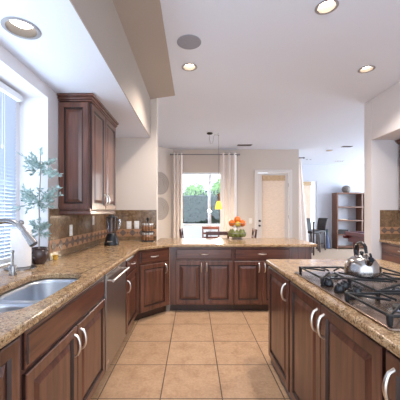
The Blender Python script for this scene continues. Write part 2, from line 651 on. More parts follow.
m = MB()
for y in (6.0, 8.0 - 0.03, 10.0 - 0.06):
    m.box(8.12, 8.18, y, y + 0.06, 0.3, 2.9)
m.box(8.12, 8.18, 6.06, 9.94, 2.84, 2.9).box(8.12, 8.18, 6.06, 9.94, 0.3, 0.36)
w4 = struct('window_added', m, 'vinyl')  # added unseen window, opened in the right wall to let light in
struct('window_pane', MB().box(8.148, 8.152, 6.06, 9.94, 0.36, 2.84), 'glass', w4)

# glazed patio door
m = MB()
for x0, x1, z0, z1 in ((DX0 - 0.03, DX0 + 0.06, 0, DZ + 0.06), (DX1 - 0.06, DX1 + 0.03, 0, DZ + 0.06), (DX0 + 0.06, DX1 - 0.06, DZ - 0.03, DZ + 0.06)):
    m.box(x0, x1, 7.845, 7.875, z0, z1)
dr = struct('door_1', m, 'white_trim', bevel=0.006)
a, b = DX0 + 0.065, DX1 - 0.065
struct('door_leaf', MB().box(a, a + 0.17, 7.89, 7.935, 0.02, DZ - 0.035).box(b - 0.13, b, 7.89, 7.935, 0.02, DZ - 0.035)
       .box(a + 0.17, b - 0.13, 7.89, 7.935, DZ - 0.17, DZ - 0.035).box(a + 0.17, b - 0.13, 7.89, 7.935, 0.02, 0.25), 'white_trim', dr)
struct('door_pane', MB().box(a + 0.17, b - 0.13, 7.91, 7.915, 0.25, DZ - 0.17), 'glass', dr)
m = MB()
for z in (1.09, 0.955):
    m.lathe([(0.028, 0), (0.028, 0.012), (0.014, 0.016), (0.012, 0.04), (0.026, 0.05), (0.024, 0.066), (0.005, 0.07)], (0, 0, 0), 14)
    for i in range(len(m.v) - 14 * 7, len(m.v)):
        p = m.v[i]
        m.v[i] = (p[0] + a + 0.055, 7.889 - p[2], p[1] + z)
m.build('door_knob', 'dark', dr)
for z in (0.35, 1.2, 2.1):
    MB().tube([(b + 0.006, 7.872, z - 0.05), (b + 0.006, 7.872, z + 0.05)], 0.009, 8).build('hinge', 'rod', dr)
t = thing('woven_shade', 'woven roman shade hanging on the glazed patio door', 'shade', (2.22, 7.85, 2.36))
sx0, sx1 = a + 0.14, b - 0.11
MB().box(sx0 - 0.01, sx1 + 0.01, 7.85, 7.889, 2.22, 2.37).build('valance', 'shade_top', t, world=True)
k = 16
m = MB()
m.loft([[(sx0, 7.86 + 0.008 * (i % 2), 2.22 - 1.95 * i / k), (sx1, 7.86 + 0.008 * (i % 2), 2.22 - 1.95 * i / k), (sx1, 7.875 + 0.008 * (i % 2), 2.22 - 1.95 * i / k), (sx0, 7.875 + 0.008 * (i % 2), 2.22 - 1.95 * i / k)] for i in range(k + 1)])
m.build('shade_cloth', 'shade_weave', t, world=True)

# curtains of the nook
def curtain(name, label, x0, x1, y, z0, z1, folds, amp, mat, group, x0b=None, x1b=None, ring=True):
    t = thing(name, label, 'curtain', ((x0 + x1) / 2, y, z0), 0, group)
    n = folds * 12
    rows = 10
    rings = []
    for r in range(rows + 1):
        s = r / rows
        a0 = x0 + ((x0b if x0b is not None else x0) - x0) * s
        a1 = x1 + ((x1b if x1b is not None else x1) - x1) * s
        z = z1 + (z0 - z1) * s
        front = [(a0 + (a1 - a0) * i / n, y + amp * math.cos(2 * PI * folds * i / n), z) for i in range(n + 1)]
        back = [(p[0], p[1] + 0.004, p[2]) for p in front[::-1]]
        rings.append(front + back)
    MB().loft(rings).build('cloth', mat, t, world=True)
    if ring:
        for i in range(folds):
            xc = x0 + (x1 - x0) * (i + 0.5) / folds
            MB().tube([(xc, y - 0.02 + 0.022 * math.cos(q), z1 - 0.045 + 0.022 * math.sin(q)) for q in [2 * PI * j / 12 for j in range(12)]], 0.004, 6, closed=True).build('grommet', 'rod', t, world=True)
    return t


curtain('curtain', 'cream grommet curtain panel left of the breakfast window', -0.58, -0.30, 7.74, 0.03, 2.97, 3, 0.05, 'linen', 'breakfast window curtains')
curtain('curtain', 'cream grommet curtain panel right of the breakfast window, behind the fruit stand', 0.74, 1.20, 7.74, 0.03, 2.97, 3, 0.055, 'linen', 'breakfast window curtains')
t = thing('curtain_rod', 'thin grey metal curtain rod above the breakfast window', 'curtain rod', (0.35, 7.74, 2.92))
MB().tube([(-0.62, 7.72, 2.925), (1.25, 7.72, 2.925)], 0.014, 10).build('pole', 'rod', t, world=True)
for x in (-0.63, 1.26):
    MB().ball((x, 7.72, 2.925), 0.025, 12).build('finial', 'rod', t, world=True)
for x in (-0.56, 1.23):
    MB().tube([(x, 7.72, 2.925), (x, 7.879, 2.925)], 0.008, 8).build('bracket', 'rod', t, world=True)
curtain('drape', 'long white drape flaring out beside the end of the far wall', 3.14, 3.22, 8.4, 0.03, 2.95, 2, 0.02, 'linen', None, 3.15, 3.50, ring=False)
t = thing('drape_rod', 'short dark rod holding the flared white drape', 'curtain rod', (3.1, 8.42, 2.97))
MB().tube([(2.962, 8.40, 2.965), (3.30, 8.40, 2.965)], 0.014, 8).build('pole', 'dark', t, world=True)
MB().ball((3.31, 8.40, 2.965), 0.024, 10).build('finial', 'dark', t, world=True)


# ------------------------------------------------------------------ kitchen cabinets
def raised(mb, x0, x1, z0, z1, y, flat=False):
    prof = [(0, 0), (0, 0.015), (0.005, 0.019), (0.052, 0.019), (0.059, 0.006), (0.068, 0.006), (0.096, 0.018)]
    if flat:
        prof = [(0, 0), (0, 0.010), (0.004, 0.013), (0.012, 0.013), (0.017, 0.019)]
    rings = [[(x0 + i, y - d, z0 + i), (x1 - i, y - d, z0 + i), (x1 - i, y - d, z1 - i), (x0 + i, y - d, z1 - i)] for i, d in prof]
    n = len(rings)
    for i in range(n - 1):
        mb.mi = 1 if ((not flat and i in (0, 3, 4)) or (flat and i in (0, 3))) else 0
        mb.loft(rings[i:i + 2], cap0=(i == 0), cap1=False)
    mb.mi = 0
    return mb.add(rings[-1], [(0, 1, 2, 3)])


def pull(mb, x, z, y, vertical=True, L=0.125):
    pts = []
    for i in range(11):
        s = -1 + 2 * i / 10
        d = 0.030 * (1 - s * s) ** 0.6 - 0.004 * (abs(s) == 1)
        pts.append((x, y - d, z + s * L / 2) if vertical else (x + s * L / 2, y - d, z))
    return mb.tube(pts, [0.0068 + 0.0020 * (1 - abs(-1 + i / 5)) for i in range(11)], 8)


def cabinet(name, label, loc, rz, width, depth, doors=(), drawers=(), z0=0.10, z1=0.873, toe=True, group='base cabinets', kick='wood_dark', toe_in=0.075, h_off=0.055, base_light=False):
    t = thing(name, label, 'cabinet', loc, rz, group)
    m = MB()
    m.box(0, width, 0, 0.02, z0, z1)
    m.box(0, 0.018, 0.02, depth, z0, z1).box(width - 0.018, width, 0.02, depth, z0, z1)
    m.box(0.018, width - 0.018, depth - 0.012, depth, z0, z1)
    m.box(0.018, width - 0.018, 0.02, depth - 0.012, z0, z0 + 0.018)
    m.build('body', 'wood', t, bevel=0.0015, seg=1)
    if toe:
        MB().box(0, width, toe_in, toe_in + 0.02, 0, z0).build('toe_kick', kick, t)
    for x0, x1, a, b, hx, hz in doors:
        d = raised(MB(), x0, x1, a, b, 0).build('door', ['wood', 'glaze'], t, smooth=False)
        if hx is not None:
            pull(MB(), hx, hz, -0.019).build('handle', 'chrome', d)
    for x0, x1, a, b, hp in drawers:
        d = raised(MB(), x0, x1, a, b, 0, flat=True).build('drawer', ['wood_h', 'glaze'], t, smooth=False)
        if hp:
            pull(MB(), (x0 + x1) / 2, (a + b) / 2, -0.019, False, 0.115).build('handle', 'chrome', d)
    return t


DT, DB = 0.685, 0.115     # door top / bottom under a drawer
RT, RB = 0.855, 0.705     # drawer
FX = -0.69
L90 = PI / 2
cabinet('base_cabinet', 'dark wood base cabinet with full-height raised door, nearest on the sink side', (FX, 0.12, 0), L90, 0.985, 0.57,
        doors=[(0.02, 0.48, DB, 0.855, 0.44, 0.74), (0.50, 0.965, DB, 0.855, 0.54, 0.74)])
cabinet('sink_cabinet', 'wide dark wood sink cabinet with false drawer front and two raised doors', (FX, 1.113, 0), L90, 1.022, 0.57,
        doors=[(0.012, 0.508, DB, DT, 0.470, 0.585), (0.514, 1.012, DB, DT, 0.556, 0.585)], drawers=[(0.012, 1.012, RB, RT, False)])
cabinet('base_cabinet', 'narrow dark wood cabinet with one drawer and one door right of the dishwasher', (FX, 2.772, 0), L90, 0.603, 0.57,
        doors=[(0.03, 0.57, DB, DT, 0.075, 0.58)], drawers=[(0.03, 0.57, RB, RT, True)])
cabinet('corner_cabinet', 'angled dark wood corner cabinet with one drawer over one door', (-0.689, 3.379, 0), PI / 4, 0.517, 0.30,
        doors=[(0.045, 0.475, DB, DT, 0.435, 0.60)], drawers=[(0.045, 0.475, RB, RT, True)])
cabinet('peninsula_cabinet', 'dark wood peninsula cabinet with drawer over double doors, beside the angled corner', (-0.322, 3.745, 0), 0, 0.849, 0.58,
        doors=[(0.083, 0.456, DB, DT, 0.425, 0.60), (0.464, 0.839, DB, DT, 0.497, 0.60)], drawers=[(0.083, 0.839, RB, RT, True)])
cabinet('peninsula_cabinet', 'dark wood peninsula cabinet with drawer over double doors, partly behind the cooktop island', (0.528, 3.745, 0), 0, 1.05, 0.58,
        doors=[(0.014, 0.376, DB, DT, 0.342, 0.60), (0.386, 0.756, DB, DT, 0.420, 0.60)], drawers=[(0.014, 0.756, RB, RT, True)])

IX = 0.685
R90 = -PI / 2
IW = 0.945
cabinet('island_cabinet', 'dark wood island cabinet with one narrow tall raised door at the far corner', (IX, 2.505, 0), R90, 0.548, IW,
        doors=[(0.010, 0.535, 0.07, 0.857, 0.480, 0.76)], z0=0.055, toe_in=0.006, kick='vent', group='island cabinets')
cabinet('island_cabinet', 'dark wood island cabinet with a pair of tall raised doors under the cooktop', (IX, 1.955, 0), R90, 0.968, IW,
        doors=[(0.010, 0.481, 0.07, 0.857, 0.444, 0.755), (0.487, 0.960, 0.07, 0.857, 0.524, 0.755)], z0=0.055, toe_in=0.006, kick='vent', group='island cabinets')
cabinet('island_cabinet', 'dark wood island cabinet nearest the camera, door handle at its far edge', (IX, 0.985, 0), R90, 0.95, IW,
        doors=[(0.010, 0.470, 0.07, 0.857, 0.055, 0.755), (0.476, 0.940, 0.07, 0.857, 0.90, 0.755)], z0=0.055, toe_in=0.006, kick='vent', group='island cabinets')

# niche drawers on the right
t = cabinet('drawer_cabinet', 'dark wood drawer cabinet built into the right wall niche', (2.915, 4.345, 0), R90, 0.9, 0.57,
            drawers=[(0.02, 0.88, 0.725, 0.855, True), (0.02, 0.88, 0.43, 0.71, True), (0.02, 0.88, 0.12, 0.415, True)], group=None)
cabinet('drawer_cabinet', 'dark wood drawer cabinet nearer the camera in the right wall niche', (2.915, 3.44, 0), R90, 0.9, 0.57,
        drawers=[(0.02, 0.88, 0.725, 0.855, True), (0.02, 0.88, 0.43, 0.71, True), (0.02, 0.88, 0.12, 0.415, True)], group=None)
o = MB().box(2.885, 3.495, 2.3, 4.355, 0.875, 0.914).build('countertop', 'granite', bevel=0.008)
tag(o, 'tan granite countertop on the drawers in the right wall niche', 'countertop')


def splash_run(mb, p0, p1, nrm, z0, z1, band0, band1, step, t=0.010):
    """tile field below and above a border band of diamonds; p0->p1 along the wall"""
    p0, p1 = Vector(p0), Vector(p1)
    d = (p1 - p0)
    L = d.length
    d.normalize()
    n = Vector(nrm)

    def slab(a, b, za, zb, th):
        q = [p0 + d * a, p0 + d * b, p0 + d * b + n * th, p0 + d * a + n * th]
        mb.loft([[(v.x, v.y, za) for v in q], [(v.x, v.y, zb) for v in q]])
    mb.mi = 0
    slab(0, L, z0, band0, t)
    k = max(1, round(L / 0.30))
    for i in range(k):
        slab(L * i / k + (0.0008 if i else 0), L * (i + 1) / k - 0.0008, band1, z1, t)
    mb.mi = 1
    slab(0, L, band0, band1, t + 0.003)
    mb.mi = 2
    k = max(1, round(L / step))
    h = (band1 - band0) * 0.46
    zc = (band0 + band1) / 2
    for i in range(k):
        c = p0 + d * (L * (i + 0.5) / k)
        for rad, off in ((h, 0.0),):
            pts = [(c + d * rad, zc), (c, zc + rad), (c - d * rad, zc), (c, zc - rad)]
            r0 = [(v.x + n.x * (t + 0.002), v.y + n.y * (t + 0.002), z) for v, z in pts]
            r1 = [(v.x + n.x * (t + 0.0055), v.y + n.y * (t + 0.0055), z) for v, z in pts]
            mb.loft([r0, r1])
        if i < k - 1:
            c2 = p0 + d * (L * (i + 1) / k)
            rad = h * 0.32
            pts = [(c2 + d * rad, zc), (c2, zc + rad), (c2 - d * rad, zc), (c2, zc - rad)]
            mb.loft([[(v.x + n.x * (t + 0.002), v.y + n.y * (t + 0.002), z) for v, z in pts], [(v.x + n.x * (t + 0.0055), v.y + n.y * (t + 0.0055), z) for v, z in pts]])
    return mb


BS = ['splash', 'band', 'diamond']
o = splash_run(MB(), (-1.283, 2.475, 0), (-1.283, 4.198, 0), (1, 0, 0), 0.915, 1.37, 0.975, 1.085, 0.135).build('backsplash', BS, smooth=False)
tag(o, 'brown marble tile backsplash with diamond border on the left wall under the upper cabinet', 'backsplash', 'tile backsplashes')
o = splash_run(MB(), (-1.27, 4.198, 0), (-0.555, 4.198, 0), (0, -1, 0), 0.915, 1.37, 0.975, 1.085, 0.135).build('backsplash', BS, smooth=False)
tag(o, 'brown marble tile backsplash with diamond border behind the spice rack and outlets', 'backsplash', 'tile backsplashes')
o = splash_run(MB(), (2.90, 4.358, 0), (3.495, 4.358, 0), (0, -1, 0), 0.915, 1.37, 1.0, 1.11, 0.125).build('backsplash', BS, smooth=False)
tag(o, 'brown tile backsplash with diamond border in the right wall niche', 'backsplash', 'tile backsplashes')

# upper cabinets
def upper(name, label, loc, rz, width, depth, z0, z1, doors, end_sides, group):
    t = thing(name, label, 'cabinet', loc, rz, group)
    MB().box(0, width, 0, depth, z0, z1).build('body', 'wood', t, bevel=0.002, seg=1)
    for x0, x1, hx in doors:
        d = raised(MB(), x0, x1, z0 + 0.012, z1 - 0.008, 0).build('door', ['wood', 'glaze'], t, smooth=False)
        pull(MB(), hx, z0 + 0.115, -0.019).build('handle', 'chrome', d)
    if end_sides:
        m = raised(MB(), 0.004, depth - 0.006, z0 + 0.012, z1 - 0.008, 0)
        m.xf(Matrix(((0, 1, 0, -0.0005), (-1, 0, 0, depth), (0, 0, 1, 0), (0, 0, 0, 1))))
        m.build('end_panel', ['wood', 'glaze'], t, smooth=False)
    m = MB()
    for i, (e, za, zb) in enumerate(((0.022, z1, z1 + 0.016), (0.034, z1 + 0.016, z1 + 0.040), (0.050, z1 + 0.040, z1 + 0.063))):
        m.box(-e, width + e * 0.3, -e, depth, za, zb)
    m.build('crown', 'wood_h', t, bevel=0.006)
    MB().box(-0.012, width, -0.014, depth, z0 - 0.044, z0).build('light_rail', 'wood_h', t, bevel=0.010, seg=3)
    return t


upper('upper_cabinet', 'tall dark wood wall cabinet beside the sink window, hung under the soffit', (-0.988, 2.665, 0), L90, 0.84, 0.294, 1.355, 2.390,
      [(0.012, 0.415, 0.372), (0.423, 0.826, 0.466)], True, None)
upper('upper_cabinet', 'dark wood wall cabinet in the right wall niche, at the photo edge', (3.185, 4.32, 0), R90, 0.9, 0.31, 1.37, 2.385,
      [(0.012, 0.445, 0.40), (0.455, 0.888, 0.50)], False, None)

# ------------------------------------------------------------------ countertops
SINK = rrect(-1.085, -0.742, 1.19, 1.955, 0.12)
out = [(-0.648, -0.5), (-0.648, 3.36), (-0.308, 3.70), (1.62, 3.70), (1.655, 3.735), (1.655, 4.59), (-0.545, 4.59), (-0.545, 4.195), (-1.28, 4.195), (-1.28, 2.465), (-1.535, 2.465), (-1.535, -0.5)]
o = MB().plate(out, [SINK], 0.874, 0.914).build('countertop', 'granite', bevel=0.012, seg=3)
tag(o, 'long tan granite countertop running from the sink round to the peninsula', 'countertop')
o = MB().plate([(0.648, -0.2), (1.69, -0.2), (1.69, 2.51), (1.66, 2.54), (0.678, 2.54), (0.648, 2.51)], [], 0.874, 0.914).build('countertop', 'granite', bevel=0.012, seg=3)
tag(o, 'tan granite island countertop holding the cooktop', 'countertop')

# sink
t = thing('sink', 'stainless steel double bowl undermount sink in the granite counter', 'sink', (-0.91, 1.6, 0.68))
bowls = [((-1.075, -0.752, 1.475, 1.945), 0.115, 0.21), ((-1.03, -0.752, 1.20, 1.44), 0.09, 0.17)]
MB().plate(rrect(-1.093, -0.734, 1.182, 1.963, 0.12), [rrect(*b[0], b[1]) for b in bowls], 0.868, 0.8735).build('flange', 'sink', t, world=True)
for (x0, x1, y0, y1), r, dep in bowls:
    rings = []
    for ins, z in ((0, 0), (0.004, -0.02), (0.010, -dep * 0.8), (0.025, -dep * 0.95), (0.06, -dep)):
        rings.append([(x, y, 0.870 + z) for x, y in rrect(x0 + ins, x1 - ins, y0 + ins, y1 - ins, max(0.02, r - ins))])
    b = MB().loft(rings, cap0=False).build('bowl', 'sink', t, world=True, solid=0.0015)
    MB().lathe([(0.045, 0.0), (0.045, 0.003), (0.03, 0.003), (0.028, 0.001)], ((x0 + x1) / 2, (y0 + y1) / 2, 0.8705 - dep), 20).build('drain', 'chrome', b, world=True)

# faucet
t = thing('faucet', 'brushed steel gooseneck pull-down faucet arching over the sink', 'faucet', (-1.20, 1.6, 0.914))
MB().lathe([(0.03, 0), (0.03, 0.008), (0.022, 0.016), (0.019, 0.10), (0.014, 0.11)], (-1.20, 1.6, 0.914), 20).build('base', 'steel', t, world=True)
pts = [(-1.20, 1.6, 1.0), (-1.20, 1.6, 1.10)]
for i in range(13):
    a = PI - math.radians(150) * i / 12
    pts.append((-1.075 + 0.125 * math.cos(a), 1.6, 1.165 + 0.125 * math.sin(a)))
MB().tube(pts, 0.0155, 12).build('spout', 'steel', t, world=True)
p = Vector(pts[-1])
d = (Vector(pts[-1]) - Vector(pts[-2])).normalized()
m = MB().tube([p - d * 0.004, p + d * 0.015, p + d * 0.05, p + d * 0.088], [0.0165, 0.0185, 0.0215, 0.0245], 14)
m.build('spray_head', 'steel', t, world=True)
MB().tube([p + d * 0.0885, p + d * 0.095], 0.021, 14).build('nozzle', 'black', t, world=True)
MB().tube([(-1.20, 1.615, 0.985), (-1.20, 1.65, 1.0), (-1.20, 1.70, 1.03)], [0.008, 0.007, 0.006], 8).build('lever', 'steel', t, world=True)

t = thing('soap_dispenser', 'small brushed steel soap dispenser with thin pump beside the sink', 'soap dispenser', (-1.22, 1.89, 0.914))
MB().lathe([(0.024, 0), (0.024, 0.058), (0.020, 0.066), (0.008, 0.068)], (0, 0, 0), 20).build('body', 'steel', t)
MB().lathe([(0.006, 0.066), (0.006, 0.15), (0.009, 0.152), (0.009, 0.166), (0.003, 0.169)], (0, 0, 0), 12).build('pump', 'steel', t)

t = thing('paper_towel_holder', 'white paper towel roll on steel holder with round finial behind the sink', 'paper towel holder', (-1.30, 2.11, 0.914))
MB().lathe([(0.105, 0), (0.105, 0.008), (0.085, 0.016), (0.01, 0.018)], (0, 0, 0), 28).build('base', 'steel', t)
MB().lathe([(0.007, 0.01), (0.007, 0.33)], (0, 0, 0), 10).build('rod', 'steel', t)
MB().ball((0, 0, 0.345), 0.020, 14).build('finial', 'steel', t)
MB().lathe([(0.02, 0.02), (0.066, 0.02), (0.068, 0.03), (0.068, 0.29), (0.066, 0.30), (0.02, 0.30)], (0, 0, 0), 32).build('paper_roll', 'paper', t)

# topiary plant
def leaf(mb, base, d, L, W):
    d = d.normalized()
    s = d.cross(Vector((random.uniform(-1, 1), random.uniform(-1, 1), random.uniform(-1, 1))))
    if s.length < 1e-3:
        s = d.cross(Vector((0, 0, 1)))
    s.normalize()
    n = d.cross(s)
    P = lambda a, b, c: tuple(base + d * (L * a) + s * (W * b) + n * (L * c))
    mb.add([P(0, 0, 0), P(.3, .42, .05), P(.6, .45, .04), P(1, 0, -.06), P(.6, -.45, .04), P(.3, -.42, .05), P(.5, 0, 0.0)],
           [(0, 1, 6), (1, 2, 6), (2, 3, 6), (3, 4, 6), (4, 5, 6), (5, 0, 6)])


t = thing('topiary_plant', 'grey-green three-tier topiary plant in a round brown glazed pot by the window', 'plant', (-1.275, 2.31, 0.914))
MB().lathe([(0.042, 0), (0.046, 0.004), (0.066, 0.04), (0.073, 0.075), (0.068, 0.105), (0.060, 0.118), (0.066, 0.128), (0.064, 0.134), (0.056, 0.13), (0.054, 0.112), (0.01, 0.110)], (0, 0, 0), 32).build('pot', 'pot', t)
MB().lathe([(0.053, 0.105), (0.053, 0.114), (0.03, 0.120), (0.005, 0.122)], (0, 0, 0), 20).build('soil', 'soil', t)
st = [(0, 0, 0.11), (0.004, 0, 0.3), (-0.002, 0.003, 0.5), (0.012, 0, 0.72), (0.010, 0, 0.925)]
MB().tube(st, [0.006, 0.005, 0.005, 0.004, 0.003], 7).build('stem', 'stem', t)
for zc, rx, rz, nb, dx in ((0.275, 0.085, 0.085, 16, 0.01), (0.535, 0.185, 0.10, 34, -0.005), (0.815, 0.150, 0.10, 30, 0.01)):
    m = MB()
    for i in range(nb):
        a = 2 * PI * i / nb + random.uniform(-.3, .3)
        rr = rx * random.uniform(0.45, 1.0)
        tip = Vector((dx + rr * math.cos(a) * 1.0, rr * math.sin(a) * 0.75, zc + random.uniform(-1, 1) * rz))
        tip.x = max(tip.x, -0.19)
        tip.y = min(tip.y, 0.115)
        root = Vector((dx * 0.5, 0, zc - rz * 0.3))
        midp = (root + tip) / 2 + Vector((0, 0, 0.012))
        m.tube([root, midp, tip], 0.0016, 4)
        for s in (0.4, 0.52, 0.64, 0.76, 0.88, 1.0):
            p = root.lerp(tip, s)
            for _ in range(2 if s < 1 else 3):
                dv = (tip - root).normalized() * 0.7 + Vector((random.uniform(-1, 1), random.uniform(-1, .5), random.uniform(-.6, 1))) * 0.8
                leaf(m, p, dv, random.uniform(0.030, 0.046), 0.0145)
    m.build('foliage', 'eucalyptus', t, smooth=False)
# sprig at the crown
m = MB()
for k in range(7):
    leaf(m, Vector((0.01, 0, 0.89 + 0.006 * k)), Vector((random.uniform(-.8, .8), random.uniform(-.6, .4), 1)), 0.045, 0.02)
m.build('top_sprig', 'eucalyptus', t, smooth=False)

t = thing('votive_cup', 'small amber cup on the counter where the backsplash begins', 'cup', (-1.235, 2.50, 0.914))
MB().lathe([(0.014, 0), (0.019, 0.004), (0.022, 0.04), (0.020, 0.04), (0.016, 0.008), (0.003, 0.007)], (0, 0, 0), 18).build('cup', plain('amber_glass', (226, 168, 60), 0.2), t)

# dishwasher
t = thing('dishwasher', 'stainless steel dishwasher with long bar handle under the left counter', 'dishwasher', (-0.69, 2.14, 0), L90)
MB().box(0.004, 0.624, 0.0, 0.57, 0.11, 0.868).build('body', 'dark', t)
MB().box(0.006, 0.622, -0.020, -0.0005, 0.115, 0.862).build('door', 'steel_dw', t, bevel=0.003)
MB().box(0.006, 0.622, -0.0215, -0.0202, 0.815, 0.8155).build('control_seam', 'dark', t)
h = MB().tube([(0.05, -0.062, 0.80), (0.575, -0.062, 0.80)], 0.011, 10).build('handle', 'chrome', t)
for x in (0.07, 0.555):
    MB().tube([(x, -0.02, 0.80), (x, -0.062, 0.80)], 0.008, 8).build('handle_post', 'chrome', h)
MB().box(0.004, 0.624, 0.05, 0.07, 0, 0.11).build('kick_plate', 'black', t)
MB().box(0.03, 0.075, -0.0212, -0.0202, 0.155, 0.180).build('badge', 'chrome', t)

# counter appliances
t = thing('blender', 'black countertop blender with clear jar in the back left corner', 'blender', (-1.06, 3.62, 0.914))
MB().lathe([(0.092, 0), (0.095, 0.008), (0.090, 0.03), (0.070, 0.11), (0.058, 0.145), (0.054, 0.15)], (0, 0, 0), 24, sy=0.95).build('base', 'black', t)
m = MB().lathe([(0.052, 0.152), (0.056, 0.17), (0.072, 0.345), (0.074, 0.35), (0.070, 0.35), (0.068, 0.335), (0.053, 0.175), (0.005, 0.168)], (0, 0, 0), 24)
m.build('jar', 'clear', t)
MB().lathe([(0.074, 0.351), (0.074, 0.366), (0.04, 0.370), (0.034, 0.386), (0.01, 0.388)], (0, 0, 0), 24).build('lid', 'black', t)
MB().tube([(0.066, -0.01, 0.33), (0.105, -0.015, 0.33), (0.110, -0.015, 0.29), (0.100, -0.015, 0.21), (0.058, -0.008, 0.19)], 0.009, 8).build('jar_handle', 'clear', t)
for i in range(5):
    MB().box(-0.030 + 0.013 * i, -0.021 + 0.013 * i, -0.093, -0.07, 0.045, 0.058).build('button', 'chrome', t)

RK = (-0.665, 4.075, 0.914)
t = thing('spice_rack', 'two-tier black revolving spice rack with round knob against the backsplash', 'spice rack', RK)
MB().lathe([(0.095, 0), (0.095, 0.012), (0.085, 0.016), (0.01, 0.018)], (0, 0, 0), 28).build('base', 'black', t)
MB().lathe([(0.010, 0.016), (0.010, 0.30)], (0, 0, 0), 12).build('post', 'black', t)
MB().lathe([(0.012, 0.298), (0.020, 0.310), (0.024, 0.325), (0.018, 0.342), (0.004, 0.348)], (0, 0, 0), 14).build('knob', 'black', t)
MB().lathe([(0.092, 0.142), (0.092, 0.152), (0.01, 0.152)], (0, 0, 0), 28).build('tray', 'black', t)
for zz in (0.085, 0.222):
    MB().tube([(0.095 * math.cos(2 * PI * i / 28), 0.095 * math.sin(2 * PI * i / 28), zz) for i in range(28)], 0.0025, 5, closed=True).build('wire_ring', 'rod', t)
jar0 = None
for tier, zz in (('lower', 0.0185), ('upper', 0.1525)):
    for nm, ang in (('far left', 196), ('second from left', 232), ('middle', 268), ('second from right', 304), ('far right', 340)):
        a = math.radians(ang)
        loc = (RK[0] + 0.066 * math.cos(a), RK[1] + 0.066 * math.sin(a), RK[2] + zz)
        lab = f'small glass spice jar, {tier} tier of the spice rack, {nm}'
        if jar0 is None:
            jar0 = thing('spice_jar', lab, 'jar', loc, 0, 'spice jars in the rack')
            MB().lathe([(0.018, 0), (0.019, 0.003), (0.019, 0.075), (0.015, 0.082)], (0, 0, 0), 16).build('jar_glass', 'spice', jar0)
            MB().lathe([(0.0185, 0.083), (0.0185, 0.108), (0.016, 0.110)], (0, 0, 0), 16).build('lid', 'chrome', jar0)
        else:
            dup(jar0, loc, 0, lab)


# outlets
def outlet(label, origin, axis_n, cat='outlet', switch=False, s=1.0):
    """a plate on a wall; axis_n = outward normal"""
    n = Vector(axis_n)
    rz = math.atan2(-n.x, n.y) + PI
    t = thing('light_switch' if switch else 'wall_outlet', label, cat, origin, rz, 'wall plates')
    MB().box(-0.036 * s, 0.036 * s, -0.006, 0, -0.058 * s, 0.058 * s).build('plate', 'white_plastic', t, bevel=0.003)
    if switch:
        MB().box(-0.012, 0.012, -0.009, -0.006, -0.026, 0.026).build('rocker', 'vinyl', t, bevel=0.002)
    else:
        for z in (-0.022, 0.022):
            MB().lathe([(0.015, 0), (0.015, 0.0025), (0.001, 0.0025)], (0, 0, 0), 16).xf(Matrix.Translation((0, -0.006, z)) @ Matrix.Rotation(PI / 2, 4, 'X')).build('socket', 'vinyl', t)
    return t


outlet('white outlet plate on the back wall tile, nearer the blender', (-0.965, 4.187, 1.145), (0, -1, 0))
outlet('white outlet plate on the back wall tile, nearer the spice rack', (-0.850, 4.187, 1.148), (0, -1, 0))
outlet('white outlet plate on the left backsplash above the granite, near the plant', (-1.2725, 2.90, 1.15), (1, 0, 0))
outlet('white switch plate on the left backsplash just under the wall cabinet', (-1.2725, 3.54, 1.235), (1, 0, 0), 'light switch', True)
outlet('pale switch plate on the far wall left of the patio door', (1.60, 7.879, 1.09), (0, -1, 0), 'light switch', True, 1.3)

# ------------------------------------------------------------------ cooktop and kettle
CZ = 0.914
t = thing('cooktop', 'stainless steel gas cooktop with black grates set in the island counter', 'cooktop', (1.0, 1.48, CZ))
MB().prism(rrect(0.70, 1.305, 0.995, 1.962, 0.015), CZ, CZ + 0.010).build('tray', steel('cooktop_steel', (158, 136, 122), 0.24, 1), t, bevel=0.005, world=True)


def grate(x0, x1, y0, y1, centers):
    zt = CZ + 0.046
    m = MB()
    W = 0.010
    for a, b in (((x0, y0), (x1, y0)), ((x1, y0), (x1, y1)), ((x1, y1), (x0, y1)), ((x0, y1), (x0, y0))):
        m.bar((a[0], a[1], zt), (b[0], b[1], zt), W, 0.011)
    for x in (x0, x1):
        for y in (y0, y1):
            m.loft([[(x - s, y - s, z), (x + s, y - s, z), (x + s, y + s, z), (x - s, y + s, z)] for s, z in ((0.008, CZ + 0.0105), (0.010, zt + 0.0055))])
    xs = sorted(c[0] for c in centers)
    for i in range(len(xs) - 1):
        xm = (xs[i] + xs[i + 1]) / 2
        m.bar((xm, y0, zt), (xm, y1, zt), W, 0.011)
    for cx, cy in centers:
        for dx, dy in ((1, 1), (1, -1), (-1, 1), (-1, -1)):
            ex = x0 if (dx < 0 and cx == xs[0]) else x1 if (dx > 0 and cx == xs[-1]) else (xs[0] + xs[-1]) / 2
            ey = y0 if dy < 0 else y1
            m.bar((ex, ey, zt), (cx + dx * 0.028, cy + dy * 0.028, zt + 0.004), 0.008, 0.011)
        m.bar((cx, y0, zt), (cx, cy - 0.035, zt + 0.003), 0.008, 0.011)
        m.bar((cx, y1, zt), (cx, cy + 0.035, zt + 0.003), 0.008, 0.011)
    return m


